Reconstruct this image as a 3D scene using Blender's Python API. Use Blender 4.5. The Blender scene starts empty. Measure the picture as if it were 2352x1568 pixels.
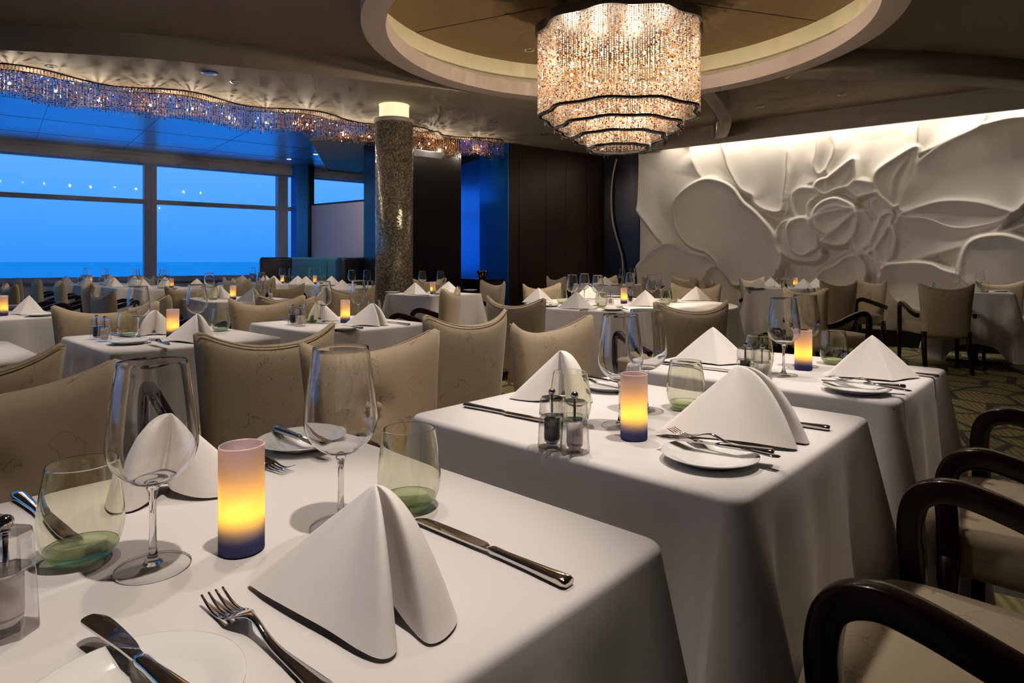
import bpy, bmesh, math, random
import numpy as np
from mathutils import Vector, Matrix

random.seed(7)
rng = np.random.RandomState(11)
S = bpy.context.scene
COL = S.collection
PI = math.pi
R = math.radians

# ------------------------------------------------------------------ camera
F, HX, HY, H = 1470.0, 1176.0, 598.0, 1.077       # focal length (px), horizon, eye height
TZ = 0.75                                          # table height
cam = bpy.data.cameras.new('camera')
cam.sensor_width = 36.0
cam.lens = F / 2352.0 * 36.0
cam.shift_y = -(784.0 - HY) / 2352.0
cam.clip_start = 0.02
cam.clip_end = 20000
cam_ob = bpy.data.objects.new('camera', cam)
COL.objects.link(cam_ob)
cam_ob.location = (0, 0, H)
cam_ob.rotation_euler = (PI / 2, 0, 0)
S.camera = cam_ob

# ------------------------------------------------------------------ render look
S.view_settings.view_transform = 'Standard'
S.view_settings.look = 'None'
S.view_settings.exposure = 0.0
S.view_settings.gamma = 1.0
S.view_settings.use_curve_mapping = False
S.cycles.use_denoising = True
S.cycles.use_adaptive_sampling = True
S.cycles.adaptive_threshold = 0.10
S.cycles.adaptive_min_samples = 12
S.cycles.max_bounces = 9
S.cycles.diffuse_bounces = 3
S.cycles.glossy_bounces = 3
S.cycles.transmission_bounces = 9
S.cycles.transparent_max_bounces = 14
S.cycles.sample_clamp_indirect = 3.0
S.cycles.caustics_reflective = False
S.cycles.caustics_refractive = False
S.cycles.blur_glossy = 0.5

# ------------------------------------------------------------------ world (dusk sky over the sea)
W = bpy.data.worlds.new('dusk_sky')
S.world = W
W.use_nodes = True
nt = W.node_tree
nt.nodes.clear()
o = nt.nodes.new('ShaderNodeOutputWorld')
bg = nt.nodes.new('ShaderNodeBackground')
tc = nt.nodes.new('ShaderNodeTexCoord')
sx = nt.nodes.new('ShaderNodeSeparateXYZ')
rp = nt.nodes.new('ShaderNodeValToRGB')
nt.links.new(tc.outputs['Generated'], sx.inputs[0])
nt.links.new(sx.outputs['Z'], rp.inputs[0])
nt.links.new(rp.outputs[0], bg.inputs[0])
nt.links.new(bg.outputs[0], o.inputs[0])
cr = rp.color_ramp
cr.elements[0].position = 0.0
cr.elements[0].color = (0.030, 0.27, 0.88, 1)
cr.elements[1].position = 1.0
cr.elements[1].color = (0.03, 0.14, 0.55, 1)
e = cr.elements.new(0.05); e.color = (0.055, 0.32, 0.90, 1)
e = cr.elements.new(0.20); e.color = (0.14, 0.44, 0.97, 1)
e = cr.elements.new(0.45); e.color = (0.07, 0.34, 0.92, 1)
bg.inputs[1].default_value = 1.15

# ------------------------------------------------------------------ frames of reference
AU = (0.679, 0.734)      # direction along a row of tables (away, right)
AV = (-0.734, 0.679)     # direction across the rows (away, left)
def uv(u, v): return (AU[0]*u + AV[0]*v, AU[1]*u + AV[1]*v)
def at(px, py, z=TZ):
    """point of height z seen at a picture position"""
    Y = F * (H - z) / (py - HY)
    return ((px - HX) / F * Y, Y)
def atY(px, Y): return ((px - HX) / F * Y, Y)
FACE = {'v': R(47.2), '-v': R(227.2), 'u': R(-42.8), '-u': R(137.2)}

CHAND = (0.845, 5.07)
ZL = 2.79

# ------------------------------------------------------------------ lights of the room and added fill spots
def spot(x, y, z, power, size, col, tx=None, ty=None, blend=0.6, rad=0.03):  # serves the room's downlights and the added fill spots
    l = bpy.data.lights.new('downlight', 'SPOT')
    l.energy = power; l.spot_size = R(size); l.spot_blend = blend
    l.color = col; l.shadow_soft_size = rad
    ob = bpy.data.objects.new('downlight_and_fill_beam', l); COL.objects.link(ob)
    ob.location = (x, y, z)
    if tx is not None:
        d = Vector((tx - x, ty - y, TZ - z))
        ob.rotation_euler = d.to_track_quat('-Z', 'Y').to_euler()
    return ob
WARM = (1.0, 0.87, 0.76)
def table_spot(u, v, p=95, du=0.25, dv=-0.35, size=52, z=2.80, col=WARM):
    du, dv, p, size = .12, -.44, p*1.32, size*.63
    x, y = uv(u, v); a, b = uv(u + du, v + dv)
    spot(a, b, z, p, size, col, x, y)
table_spot(0.25, 0.62, 92, 0.35, -0.25, 40, z=2.96)
table_spot(1.15, 0.70, 100, 0.30, -0.25, 38, z=2.96)
table_spot(1.97, 0.70, 110, 0.25, -0.25, 38, z=2.96)
table_spot(1.00, 2.92, 62, 0.3, -0.35, 38, z=2.96)
table_spot(1.86, 2.92, 85, 0.3, -0.35, 38, z=2.96)
table_spot(0.15, 2.92, 60, 0.3, -0.35, 38, z=2.96)
table_spot(0.7, 4.8, 60, 0.2, -0.2, 38)
table_spot(2.4, 5.4, 60, 0.2, -0.2, 40)
table_spot(4.13, 4.9, 75, 0.1, -0.2, 42)
for (x, y, p) in [(-2.9, 9.2, 60), (-2.0, 7.4, 45), (-4.3, 8.1, 25), (-5.4, 8.9, 20)]:
    spot(x + .2, y - .3, 2.79, p, 50, WARM, x, y)
spot(1.1, 4.6, 2.79, 125, 44, WARM, 0.9, 4.85)
spot(3.6, 7.5, 3.0, 60, 38, WARM, 3.4, 8.0)
spot(5.0, 6.9, 3.0, 35, 50, WARM, 5.1, 7.1)
spot(1.5, 8.8, 2.79, 35, 46, WARM, 1.4, 9.0)

# unseen broad fill spots, added to brighten the chairs and the near side
for (u, v, p) in [(.55, 1.15, 26), (1.3, 1.2, 56), (2.1, 1.25, 62), (2.9, 1.6, 50), (.6, 3.6, 50), (1.8, 3.8, 50), (3.0, 3.4, 55), (4.6, 3.7, 50), (2.8, -.8, 5), (4.4, .6, 12), (5.6, 1.6, 22)]:
    x, y = uv(u, v); spot(x, y, ZL, p, 78, WARM, blend=.8)

# cove strip that grazes the flower relief
def area(loc, sx_, sy_, power, col, rot):
    l = bpy.data.lights.new('cove_light', 'AREA'); l.shape = 'RECTANGLE'
    l.size = sx_; l.size_y = sy_; l.energy = power; l.color = col
    ob = bpy.data.objects.new('cove_light', l); COL.objects.link(ob)
    ob.location = loc; ob.rotation_euler = rot
    return ob
FW0 = (2.07, 10.33); FE = (0.7900, -0.6131); FN = (-0.6131, -0.7900)
def fw(s, d=0.0): return (FW0[0] + FE[0]*s + FN[0]*d, FW0[1] + FE[1]*s + FN[1]*d)
_c = fw(2.9, 0.22)
fang = math.atan2(FE[1], FE[0])
area((_c[0], _c[1], 2.93), 5.7, 0.05, 30, (1.0, 0.93, 0.80), (R(0), 0, fang))

for k in range(6):      # fill spots added to lift the middle of the relief
    a_, b_ = fw(.55+.95*k, .75); c_, d_ = fw(.55+.95*k, 0.0)
    o_ = spot(a_, b_, 2.98, 5, 75, (1.0, .93, .82), blend=.9); dv_ = Vector((c_-a_, d_-b_, -1.75)); o_.rotation_euler = dv_.to_track_quat('-Z', 'Y').to_euler()
o_ = spot(-2.4, 9.6, 2.78, 40, 80, (1, .92, .88), blend=.9); o_.rotation_euler = Vector((-.6, 1.6, -1.5)).to_track_quat('-Z', 'Y').to_euler()  # unseen spot added to brighten the lilac partition

# ------------------------------------------------------------------ materials
def mat(name, color=(.8, .8, .8), rough=.5, metal=0.0, spec=.5, emis=None, estr=0, coat=0, trans=0, ior=1.45, sheen=0):
    m = bpy.data.materials.new(name); m.use_nodes = True
    b = m.node_tree.nodes['Principled BSDF']
    b.inputs['Base Color'].default_value = (*color, 1)
    b.inputs['Roughness'].default_value = rough
    b.inputs['Metallic'].default_value = metal
    b.inputs['Specular IOR Level'].default_value = spec
    b.inputs['IOR'].default_value = ior
    if coat: b.inputs['Coat Weight'].default_value = coat; b.inputs['Coat Roughness'].default_value = .08
    if trans: b.inputs['Transmission Weight'].default_value = trans
    if sheen: b.inputs['Sheen Weight'].default_value = sheen
    if emis:
        b.inputs['Emission Color'].default_value = (*emis, 1)
        b.inputs['Emission Strength'].default_value = estr
    return m
class NT:
    def __init__(s, m): s.m = m; s.t = m.node_tree; s.b = s.t.nodes.get('Principled BSDF')
    def n(s, k, **kw):
        x = s.t.nodes.new('ShaderNode' + k)
        for a, b in kw.items(): setattr(x, a, b)
        return x
    def l(s, a, b): s.t.links.new(a, b)
    def math(s, op, a, b=None, c=None):
        x = s.n('Math', operation=op)
        for i, q in enumerate((a, b, c)):
            if q is None: continue
            if isinstance(q, (int, float)): x.inputs[i].default_value = q
            else: s.l(q, x.inputs[i])
        return x.outputs[0]
    def ramp(s, fac, stops):
        x = s.n('ValToRGB'); s.l(fac, x.inputs[0]); c = x.color_ramp
        c.elements[0].position = stops[0][0]; c.elements[0].color = (*stops[0][1], 1)
        c.elements[1].position = stops[-1][0]; c.elements[1].color = (*stops[-1][1], 1)
        for p, q in stops[1:-1]:
            e = c.elements.new(p); e.color = (*q, 1)
        return x.outputs[0]
    def bump(s, h, strength=.2, dist=.002):
        x = s.n('Bump'); x.inputs['Strength'].default_value = strength; x.inputs['Distance'].default_value = dist
        s.l(h, x.inputs['Height']); s.l(x.outputs[0], s.b.inputs['Normal'])
        return x.outputs[0]

def m_cloth(name, col, leaf=True):
    m = mat(name, col, .85, sheen=.15, spec=.25); g = NT(m)
    t = g.n('TexCoord')
    w = g.n('TexNoise'); w.inputs['Scale'].default_value = 900; g.l(t.outputs['Object'], w.inputs[0])
    g.bump(w.outputs[0], .12, .0006)
    if leaf:
        v = g.n('TexVoronoi'); v.inputs['Scale'].default_value = 11; g.l(t.outputs['Object'], v.inputs[0])
        f = g.math('LESS_THAN', v.outputs['Distance'], .07)
        mx = g.n('Mix', data_type='RGBA'); g.l(f, mx.inputs[0])
        mx.inputs[6].default_value = (*col, 1); mx.inputs[7].default_value = (min(1, col[0]*1.05), min(1, col[1]*1.05), min(1, col[2]*1.05), 1)
        g.l(mx.outputs[2], g.b.inputs['Base Color'])
    return m
M = {}
M['cloth'] = m_cloth('table_linen', (.73, .70, .69))
M['napkin'] = m_cloth('napkin_linen', (.95, .90, .86), False)

m = mat('taupe_upholstery', (.45, .36, .24), .75, spec=.25, sheen=.3); g = NT(m)
t = g.n('TexCoord'); n = g.n('TexNoise'); n.inputs['Scale'].default_value = 4.6; n.inputs['Detail'].default_value = 5.0
g.l(t.outputs['Object'], n.inputs[0])
fr = g.math('FRACT', g.math('MULTIPLY', n.outputs[0], 8.0))
ln = g.math('LESS_THAN', g.math('ABSOLUTE', g.math('SUBTRACT', fr, .5)), .017)
mx = g.n('Mix', data_type='RGBA'); g.l(ln, mx.inputs[0]); mx.inputs[6].default_value = (.52, .42, .285, 1); mx.inputs[7].default_value = (.36, .28, .18, 1)
g.l(mx.outputs[2], g.b.inputs['Base Color'])
w = g.n('TexNoise'); w.inputs['Scale'].default_value = 500; g.l(t.outputs['Object'], w.inputs[0]); g.bump(w.outputs[0], .12, .0008)
M['fabric'] = m
M['darkwood'] = mat('dark_mahogany', (.012, .0035, .0025), .25, spec=.35, coat=.25)
M['chrome'] = mat('polished_steel', (.62, .58, .55), .08, 1.0)
M['porcelain'] = mat('white_porcelain', (.86, .86, .84), .12, spec=.6, coat=.5)

def m_thin(name, tint, base_refl=.04, edge=1.0, grz=.45, pw_=3.2, dpw=3.5):
    m = bpy.data.materials.new(name); m.use_nodes = True; t = m.node_tree; t.nodes.clear()
    o = t.nodes.new('ShaderNodeOutputMaterial'); mx = t.nodes.new('ShaderNodeMixShader')
    tr = t.nodes.new('ShaderNodeBsdfTransparent'); gl = t.nodes.new('ShaderNodeBsdfGlossy')
    lw = t.nodes.new('ShaderNodeLayerWeight'); lw.inputs[0].default_value = .5
    pw = t.nodes.new('ShaderNodeMath'); pw.operation = 'POWER'; pw.inputs[1].default_value = pw_
    ma = t.nodes.new('ShaderNodeMath'); ma.operation = 'MULTIPLY_ADD'; ma.inputs[1].default_value = edge; ma.inputs[2].default_value = base_refl
    t.links.new(lw.outputs['Facing'], pw.inputs[0]); t.links.new(pw.outputs[0], ma.inputs[0])
    ma.use_clamp = True
    p2 = t.nodes.new('ShaderNodeMath'); p2.operation = 'POWER'; p2.inputs[1].default_value = dpw; t.links.new(lw.outputs['Facing'], p2.inputs[0])
    mc = t.nodes.new('ShaderNodeMix'); mc.data_type = 'RGBA'; t.links.new(p2.outputs[0], mc.inputs[0])
    mc.inputs[6].default_value = (*tint, 1); mc.inputs[7].default_value = (tint[0]*grz, tint[1]*grz, tint[2]*grz, 1)
    t.links.new(mc.outputs[2], tr.inputs[0]); gl.inputs['Roughness'].default_value = .02
    gl.inputs[0].default_value = (.95, .97, 1, 1)
    t.links.new(ma.outputs[0], mx.inputs[0]); t.links.new(tr.outputs[0], mx.inputs[1]); t.links.new(gl.outputs[0], mx.inputs[2])
    t.links.new(mx.outputs[0], o.inputs[0])
    return m
M['glass'] = m_thin('clear_crystal_glass', (.975, .972, .965), .045, .85, .30, 2.8, 5)
M['foot'] = m_thin('thin_clear_foot', (.985, .985, .98), .02, .16, .8, 4)
M['greenglass'] = m_thin('pale_green_glass', (.95, .95, .865), .05, .70, .45, 2.8, 4)
M['pane'] = m_thin('window_pane', (.985, .99, .995), .015, .12, .95)
def m_glass(name, col, ior=1.5, rough=0.0):
    m = bpy.data.materials.new(name); m.use_nodes = True; t = m.node_tree; t.nodes.clear()
    o = t.nodes.new('ShaderNodeOutputMaterial'); b = t.nodes.new('ShaderNodeBsdfGlass')
    b.inputs['Color'].default_value = (*col, 1); b.inputs['IOR'].default_value = ior; b.inputs['Roughness'].default_value = rough
    t.links.new(b.outputs[0], o.inputs[0]); return m
def m_mixglass(name, col, f):
    m = m_glass(name, col, 1.48); t = m.node_tree; o = [n for n in t.nodes if n.type == 'OUTPUT_MATERIAL'][0]; b = [n for n in t.nodes if n.type == 'BSDF_GLASS'][0]
    tr = t.nodes.new('ShaderNodeBsdfTransparent'); tr.inputs[0].default_value = (*col, 1); mx = t.nodes.new('ShaderNodeMixShader'); mx.inputs[0].default_value = f
    t.links.new(tr.outputs[0], mx.inputs[1]); t.links.new(b.outputs[0], mx.inputs[2]); t.links.new(mx.outputs[0], o.inputs[0]); return m
M['bowlglass'] = m_glass('clear_bowl_glass', (1, 1, 1), 1.47)
M['tumblerglass'] = m_glass('pale_green_tumbler_glass', (.985, .985, .93), 1.45)
M['solidglass'] = m_glass('solid_crystal', (1, 1, 1), 1.5)
M['greenbase'] = m_mixglass('thick_green_glass', (.90, .97, .78), .42)
M['acrylic'] = m_thin('clear_acrylic', (.975, .96, .95), .07, .85, .40, 2.2, 3.2)
M['acrylic_cap'] = m_thin('clear_acrylic_cap', (.97, .955, .945), .10, .9, .35, 1.8, 2.6)
M['pepper'] = mat('peppercorns', (.012, .010, .010), .6)
M['salt'] = mat('rock_salt', (.88, .80, .77), .7)

# frosted candle tube: blue glass at the foot fading to a pale rosy frost
m = bpy.data.materials.new('frosted_candle_glass'); m.use_nodes = True; t = m.node_tree; t.nodes.clear(); g = NT(m)
o = g.n('OutputMaterial'); tcn = g.n('TexCoord'); sp = g.n('SeparateXYZ'); g.l(tcn.outputs['Object'], sp.inputs[0])
zf = g.math('DIVIDE', sp.outputs['Z'], .12)
c1 = g.ramp(zf, [(0.0, (.012, .02, .20)), (.10, (.02, .03, .30)), (.20, (.22, .20, .42)), (.34, (.90, .66, .42)), (.6, (.88, .62, .50)), (1.0, (.66, .56, .80))])
tl = g.n('BsdfTranslucent'); df = g.n('BsdfDiffuse'); gl = g.n('BsdfGlossy'); gl.inputs['Roughness'].default_value = .35
g.l(c1, tl.inputs[0]); g.l(c1, df.inputs[0])
m1 = g.n('MixShader'); m1.inputs[0].default_value = .35; g.l(tl.outputs[0], m1.inputs[1]); g.l(df.outputs[0], m1.inputs[2])
m2 = g.n('MixShader'); m2.inputs[0].default_value = .06; g.l(m1.outputs[0], m2.inputs[1]); g.l(gl.outputs[0], m2.inputs[2])
g.l(m2.outputs[0], o.inputs[0])
M['candleglass'] = m
M['flame'] = mat('candle_flame', (1, .7, .1), .5, emis=(1.0, .62, .05), estr=9)
M['wax'] = mat('candle_cup', (.30, .28, .45), .5)

def m_paint(name, col, rough=.7):
    m = mat(name, col, rough, spec=.2); return m
M['ceil'] = m_paint('beige_ceiling_paint', (.36, .30, .235))
M['ceil_hi'] = m_paint('brown_ceiling_paint', (.33, .255, .19))
M['ring'] = m_paint('ring_paint', (.52, .42, .36))
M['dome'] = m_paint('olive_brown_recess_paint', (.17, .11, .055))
M['coving'] = m_paint('cream_cove_paint', (.62, .56, .38))
M['relief'] = m_paint('white_plaster_relief', (.84, .77, .69), .6)
M['black'] = mat('black_lacquer', (.004, .003, .003), .3)
M['wallbeige'] = m_paint('beige_wall_paint', (.42, .35, .28))
M['frame'] = mat('grey_window_frame', (.32, .34, .46), .4)
M['header'] = mat('pale_window_header', (.60, .58, .64), .5)
M['partition'] = mat('lilac_beige_panel', (.62, .55, .62), .6)
M['teal'] = mat('teal_velvet', (.04, .26, .34), .7, sheen=.4)
M['darkpanel'] = mat('dark_booth_leather', (.012, .012, .02), .4)
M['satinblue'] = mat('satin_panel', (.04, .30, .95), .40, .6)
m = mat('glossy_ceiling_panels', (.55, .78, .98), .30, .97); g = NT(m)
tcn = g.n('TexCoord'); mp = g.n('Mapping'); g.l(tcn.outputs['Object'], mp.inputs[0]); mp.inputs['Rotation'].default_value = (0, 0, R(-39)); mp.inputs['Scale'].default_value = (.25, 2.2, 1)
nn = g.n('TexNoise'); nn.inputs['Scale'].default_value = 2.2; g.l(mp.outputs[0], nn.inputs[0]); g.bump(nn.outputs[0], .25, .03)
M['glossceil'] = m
# dark wood panelling with seams
m = mat('wenge_panelling', (.020, .0085, .006), .30, spec=.5); g = NT(m)
tcn = g.n('TexCoord'); mp = g.n('Mapping'); g.l(tcn.outputs['Object'], mp.inputs[0]); mp.inputs['Scale'].default_value = (30, 30, .8)
nn = g.n('TexNoise'); nn.inputs['Scale'].default_value = 2.0; g.l(mp.outputs[0], nn.inputs[0])
g.l(g.ramp(nn.outputs[0], [(.3, (.017, .0075, .005)), (.7, (.030, .013, .009))]), g.b.inputs['Base Color'])
M['wenge'] = m
# carpet
m = mat('leaf_pattern_carpet', (.1, .09, .05), .95, spec=.1); g = NT(m)
tcn = g.n('TexCoord'); v = g.n('TexVoronoi'); v.inputs['Scale'].default_value = 3.4; v.feature = 'DISTANCE_TO_EDGE'
mp = g.n('Mapping'); g.l(tcn.outputs['Object'], mp.inputs[0]); mp.inputs['Rotation'].default_value = (0, 0, .5); mp.inputs['Scale'].default_value = (1, .7, 1)
g.l(mp.outputs[0], v.inputs[0])
edge = g.math('GREATER_THAN', v.outputs['Distance'], .055)
wv = g.n('TexWave'); wv.inputs['Scale'].default_value = 9; wv.inputs['Distortion'].default_value = 3; g.l(mp.outputs[0], wv.inputs[0])
leafc = g.ramp(wv.outputs[0], [(.2, (.20, .165, .065)), (.8, (.31, .27, .13))])
mx = g.n('Mix', data_type='RGBA'); g.l(edge, mx.inputs[0]); mx.inputs[6].default_value = (.075, .075, .065, 1); g.l(leafc, mx.inputs[7])
g.l(mx.outputs[2], g.b.inputs['Base Color'])
w = g.n('TexNoise'); w.inputs['Scale'].default_value = 400; g.l(tcn.outputs['Object'], w.inputs[0]); g.bump(w.outputs[0], .4, .004)
M['carpet'] = m
# mosaic column
m = mat('glass_mosaic', (.2, .18, .14), .12, .35, spec=.8); g = NT(m)
tcn = g.n('TexCoord'); sp = g.n('SeparateXYZ'); g.l(tcn.outputs['Object'], sp.inputs[0])
ang = g.math('ARCTAN2', sp.outputs['Y'], sp.outputs['X'])
TU = g.math('MULTIPLY', ang, .21 / .0157); TVv = g.math('DIVIDE', sp.outputs['Z'], .0157)
cb = g.n('CombineXYZ'); g.l(g.math('FLOOR', TU), cb.inputs[0]); g.l(g.math('FLOOR', TVv), cb.inputs[1])
wn = g.n('TexWhiteNoise', noise_dimensions='2D'); g.l(cb.outputs[0], wn.inputs['Vector'])
colr = g.ramp(wn.outputs['Value'], [(0, (.17, .145, .10)), (.35, (.28, .25, .18)), (.7, (.40, .36, .27)), (.95, (.60, .52, .40)), (1, (.8, .6, .35))])
fu = g.math('FRACT', TU); fv = g.math('FRACT', TVv)
gr = g.math('MULTIPLY', g.math('GREATER_THAN', fu, .14), g.math('GREATER_THAN', fv, .14))
mx = g.n('Mix', data_type='RGBA'); g.l(gr, mx.inputs[0]); mx.inputs[6].default_value = (.03, .025, .02, 1); g.l(colr, mx.inputs[7])
g.l(mx.outputs[2], g.b.inputs['Base Color'])
g.l(g.math('SUBTRACT', .75, g.math('MULTIPLY', gr, .60)), g.b.inputs['Roughness'])
geo = g.n('NewGeometry'); vs = g.n('VectorMath', operation='SUBTRACT'); g.l(wn.outputs['Color'], vs.inputs[0]); vs.inputs[1].default_value = (.5, .5, .5)
vm = g.n('VectorMath', operation='SCALE'); g.l(vs.outputs[0], vm.inputs[0]); vm.inputs['Scale'].default_value = .16
va = g.n('VectorMath', operation='ADD'); g.l(vm.outputs[0], va.inputs[0]); g.l(geo.outputs['Normal'], va.inputs[1])
vn = g.n('VectorMath', operation='NORMALIZE'); g.l(va.outputs[0], vn.inputs[0]); g.l(vn.outputs[0], g.b.inputs['Normal'])
M['mosaic'] = m
M['lampglass'] = mat('lit_frosted_band', (.9, .85, .6), .4, emis=(1.0, .88, .52), estr=.85)
M['bulb'] = mat('halogen_bulb', (1, .9, .7), .4, emis=(1.0, .80, .50), estr=60)
M['downlens'] = mat('downlight_lens', (1, .95, .9), .4, emis=(1.0, .9, .8), estr=6)
M['downdark'] = mat('downlight_chrome', (.5, .47, .43), .2, .9)
M['bronze'] = mat('dark_bronze', (.035, .03, .03), .35, .6)
M['seam'] = mat('ceiling_seam', (.05, .035, .02), .8)
M['coveglow'] = mat('cove_lamp', (1, .9, .6), .5, emis=(1.0, .86, .48), estr=3.0)
M['rod'] = mat('pale_bronze_rod', (.55, .38, .28), .45, .1)
m = mat('sea_water', (.06, .80, 1.0), .9, spec=.1); g = NT(m)
M['sea'] = m

def m_bead(name, col, tint=.5):
    m = bpy.data.materials.new(name); m.use_nodes = True; t = m.node_tree; t.nodes.clear(); g = NT(m)
    o = g.n('OutputMaterial'); tl = g.n('BsdfTranslucent'); gl = g.n('BsdfGlossy'); tr = g.n('BsdfTransparent')
    tl.inputs[0].default_value = (*col, 1); gl.inputs['Roughness'].default_value = .08; gl.inputs[0].default_value = (*[c*.5+.5 for c in col], 1)
    tr.inputs[0].default_value = (*col, 1)
    a = g.n('MixShader'); a.inputs[0].default_value = .50; g.l(tl.outputs[0], a.inputs[1]); g.l(gl.outputs[0], a.inputs[2])
    b = g.n('MixShader'); b.inputs[0].default_value = .16; g.l(a.outputs[0], b.inputs[1]); g.l(tr.outputs[0], b.inputs[2])
    g.l(b.outputs[0], o.inputs[0]); return m
M['bead_clear'] = m_bead('clear_bead', (1, .92, .82))
M['bead_topaz'] = m_bead('topaz_bead', (.80, .56, .36))
M['bead_amber'] = m_bead('amber_bead', (.95, .50, .07))
M['bead_brown'] = m_bead('cognac_bead', (.30, .055, .012))
M['bead_smoke'] = m_bead('smoky_bead', (.55, .42, .30))

# ------------------------------------------------------------------ mesh helpers
def me_from(name, verts, faces, mats, smooth=True, midx=None):
    me = bpy.data.meshes.new(name)
    me.from_pydata([tuple(v) for v in verts], [], faces)
    for q in (mats if isinstance(mats, (list, tuple)) else [mats]): me.materials.append(q)
    me.polygons.foreach_set('use_smooth', [smooth] * len(me.polygons))
    if midx is not None: me.polygons.foreach_set('material_index', midx)
    me.update()
    return me
def fix(me):
    bm = bmesh.new(); bm.from_mesh(me); bmesh.ops.recalc_face_normals(bm, faces=bm.faces); bm.to_mesh(me); bm.free(); return me
def link(name, me, loc=(0, 0, 0), rot=(0, 0, 0), parent=None):
    ob = bpy.data.objects.new(name, me); COL.objects.link(ob); ob.location = loc; ob.rotation_euler = rot
    if parent is not None: ob.parent = parent
    return ob
def tag(ob, label=None, cat=None, group=None, kind=None):
    if label: ob['label'] = label
    if cat: ob['category'] = cat
    if group: ob['group'] = group
    if kind: ob['kind'] = kind
    return ob
def struct(name, me, label=None, **k):
    ob = link(name, me, **k); ob['kind'] = 'structure'
    if label: ob['label'] = label; 
    return ob
def lathe(name, prof, m, n=40, closed_ends=True, smooth=True, flute=None):
    """prof: list of (r,z)"""
    vs, fs = [], []
    for (r, z) in prof:
        for i in range(n):
            a = 2*PI*i/n
            rr = r if flute is None else r*flute(a)
            vs.append((rr*math.cos(a), rr*math.sin(a), z))
    for j in range(len(prof)-1):
        for i in range(n):
            k = (i+1) % n
            fs.append((j*n+i, j*n+k, (j+1)*n+k, (j+1)*n+i))
    if closed_ends:
        if prof[0][0] > 1e-6: fs.append(tuple(range(n-1, -1, -1)))
        if prof[-1][0] > 1e-6: fs.append(tuple((len(prof)-1)*n + i for i in range(n)))
    me = me_from(name, vs, fs, m, smooth)
    bm = bmesh.new(); bm.from_mesh(me); bmesh.ops.remove_doubles(bm, verts=bm.verts, dist=1e-6); bmesh.ops.recalc_face_normals(bm, faces=bm.faces); bm.to_mesh(me); bm.free()
    return me
def smoothcurve(pts, n, closed=False):
    """Catmull-Rom through points"""
    P = [np.array(p, float) for p in pts]; out = []
    m_ = len(P); segs = m_ if closed else m_-1
    for i in range(segs):
        if closed: p0, p1, p2, p3 = P[(i-1) % m_], P[i], P[(i+1) % m_], P[(i+2) % m_]
        else: p0, p1, p2, p3 = P[max(i-1, 0)], P[i], P[i+1], P[min(i+2, m_-1)]
        for k in range(n):
            t = k/n
            out.append(.5*((2*p1) + (-p0+p2)*t + (2*p0-5*p1+4*p2-p3)*t*t + (-p0+3*p1-3*p2+p3)*t**3))
    if not closed: out.append(P[-1])
    return out
def sweep(path, w, h, m, name='bar', nsec=12, power=4.0, up=(1, 0, 0), taper=None):
    """rounded-rectangle section swept along a path lying in the plane whose normal is `up`; w across the plane, h within it"""
    P = [Vector(tuple(p)) for p in path]; upv = Vector(up)
    vs, fs = [], []
    for i, p in enumerate(P):
        d = (P[min(i+1, len(P)-1)] - P[max(i-1, 0)]).normalized()
        s = d.cross(upv).normalized()
        q = 1.0 if taper is None else taper(i/(len(P)-1))
        for k in range(nsec):
            a = 2*PI*k/nsec + PI/nsec; c, sn = math.cos(a), math.sin(a)
            x = math.copysign(abs(c)**(2/power), c)*w/2*q; y = math.copysign(abs(sn)**(2/power), sn)*h/2*q
            vs.append(p + upv*x + s*y)
    for i in range(len(P)-1):
        for k in range(nsec):
            k2 = (k+1) % nsec
            fs.append((i*nsec+k, i*nsec+k2, (i+1)*nsec+k2, (i+1)*nsec+k))
    fs.append(tuple(range(nsec-1, -1, -1))); fs.append(tuple((len(P)-1)*nsec+k for k in range(nsec)))
    return fix(me_from(name, vs, fs, m))
def boxes(name, lst, m, bevel=0.0, smooth=False):
    """lst of (x0,x1,y0,y1,z0,z1)"""
    bm = bmesh.new()
    for (x0, x1, y0, y1, z0, z1) in lst:
        r = bmesh.ops.create_cube(bm, size=1)
        for v in r['verts']:
            v.co = Vector(((x0+x1)/2 + v.co.x*(x1-x0), (y0+y1)/2 + v.co.y*(y1-y0), (z0+z1)/2 + v.co.z*(z1-z0)))
    if bevel: bmesh.ops.bevel(bm, geom=bm.edges[:], offset=bevel, segments=3, affect='EDGES', profile=.5)
    me = bpy.data.meshes.new(name); bm.to_mesh(me); bm.free(); me.materials.append(m)
    me.polygons.foreach_set('use_smooth', [smooth]*len(me.polygons))
    return me
def prism(name, pts, z0, z1, m):
    n = len(pts); vs = [(x, y, z0) for x, y in pts] + [(x, y, z1) for x, y in pts]
    fs = [tuple(range(n-1, -1, -1)), tuple(range(n, 2*n))] + [(i, (i+1) % n, n+(i+1) % n, n+i) for i in range(n)]
    return fix(me_from(name, vs, fs, m, False))
def wall_local(P0, E):
    """matrix: local x along the wall, local y into its back, z up"""
    return Matrix(((E[0], -E[1], 0, P0[0]), (E[1], E[0], 0, P0[1]), (0, 0, 1, 0), (0, 0, 0, 1)))
def joined(name, parts):
    """several meshes into one (for copies too small to show parts)"""
    vs, fs, mi, sm, mats = [], [], [], [], []
    for me in parts:
        off = len(vs); mo = len(mats)
        for q in me.materials: mats.append(q)
        vs += [tuple(v.co) for v in me.vertices]
        for p in me.polygons:
            fs.append(tuple(off+i for i in p.vertices)); mi.append(mo+p.material_index); sm.append(p.use_smooth)
    out = me_from(name, vs, fs, mats, True, mi)
    out.polygons.foreach_set('use_smooth', sm)
    return out
def xform(me, M4):
    me = me.copy(); me.transform(M4); return me
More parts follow.
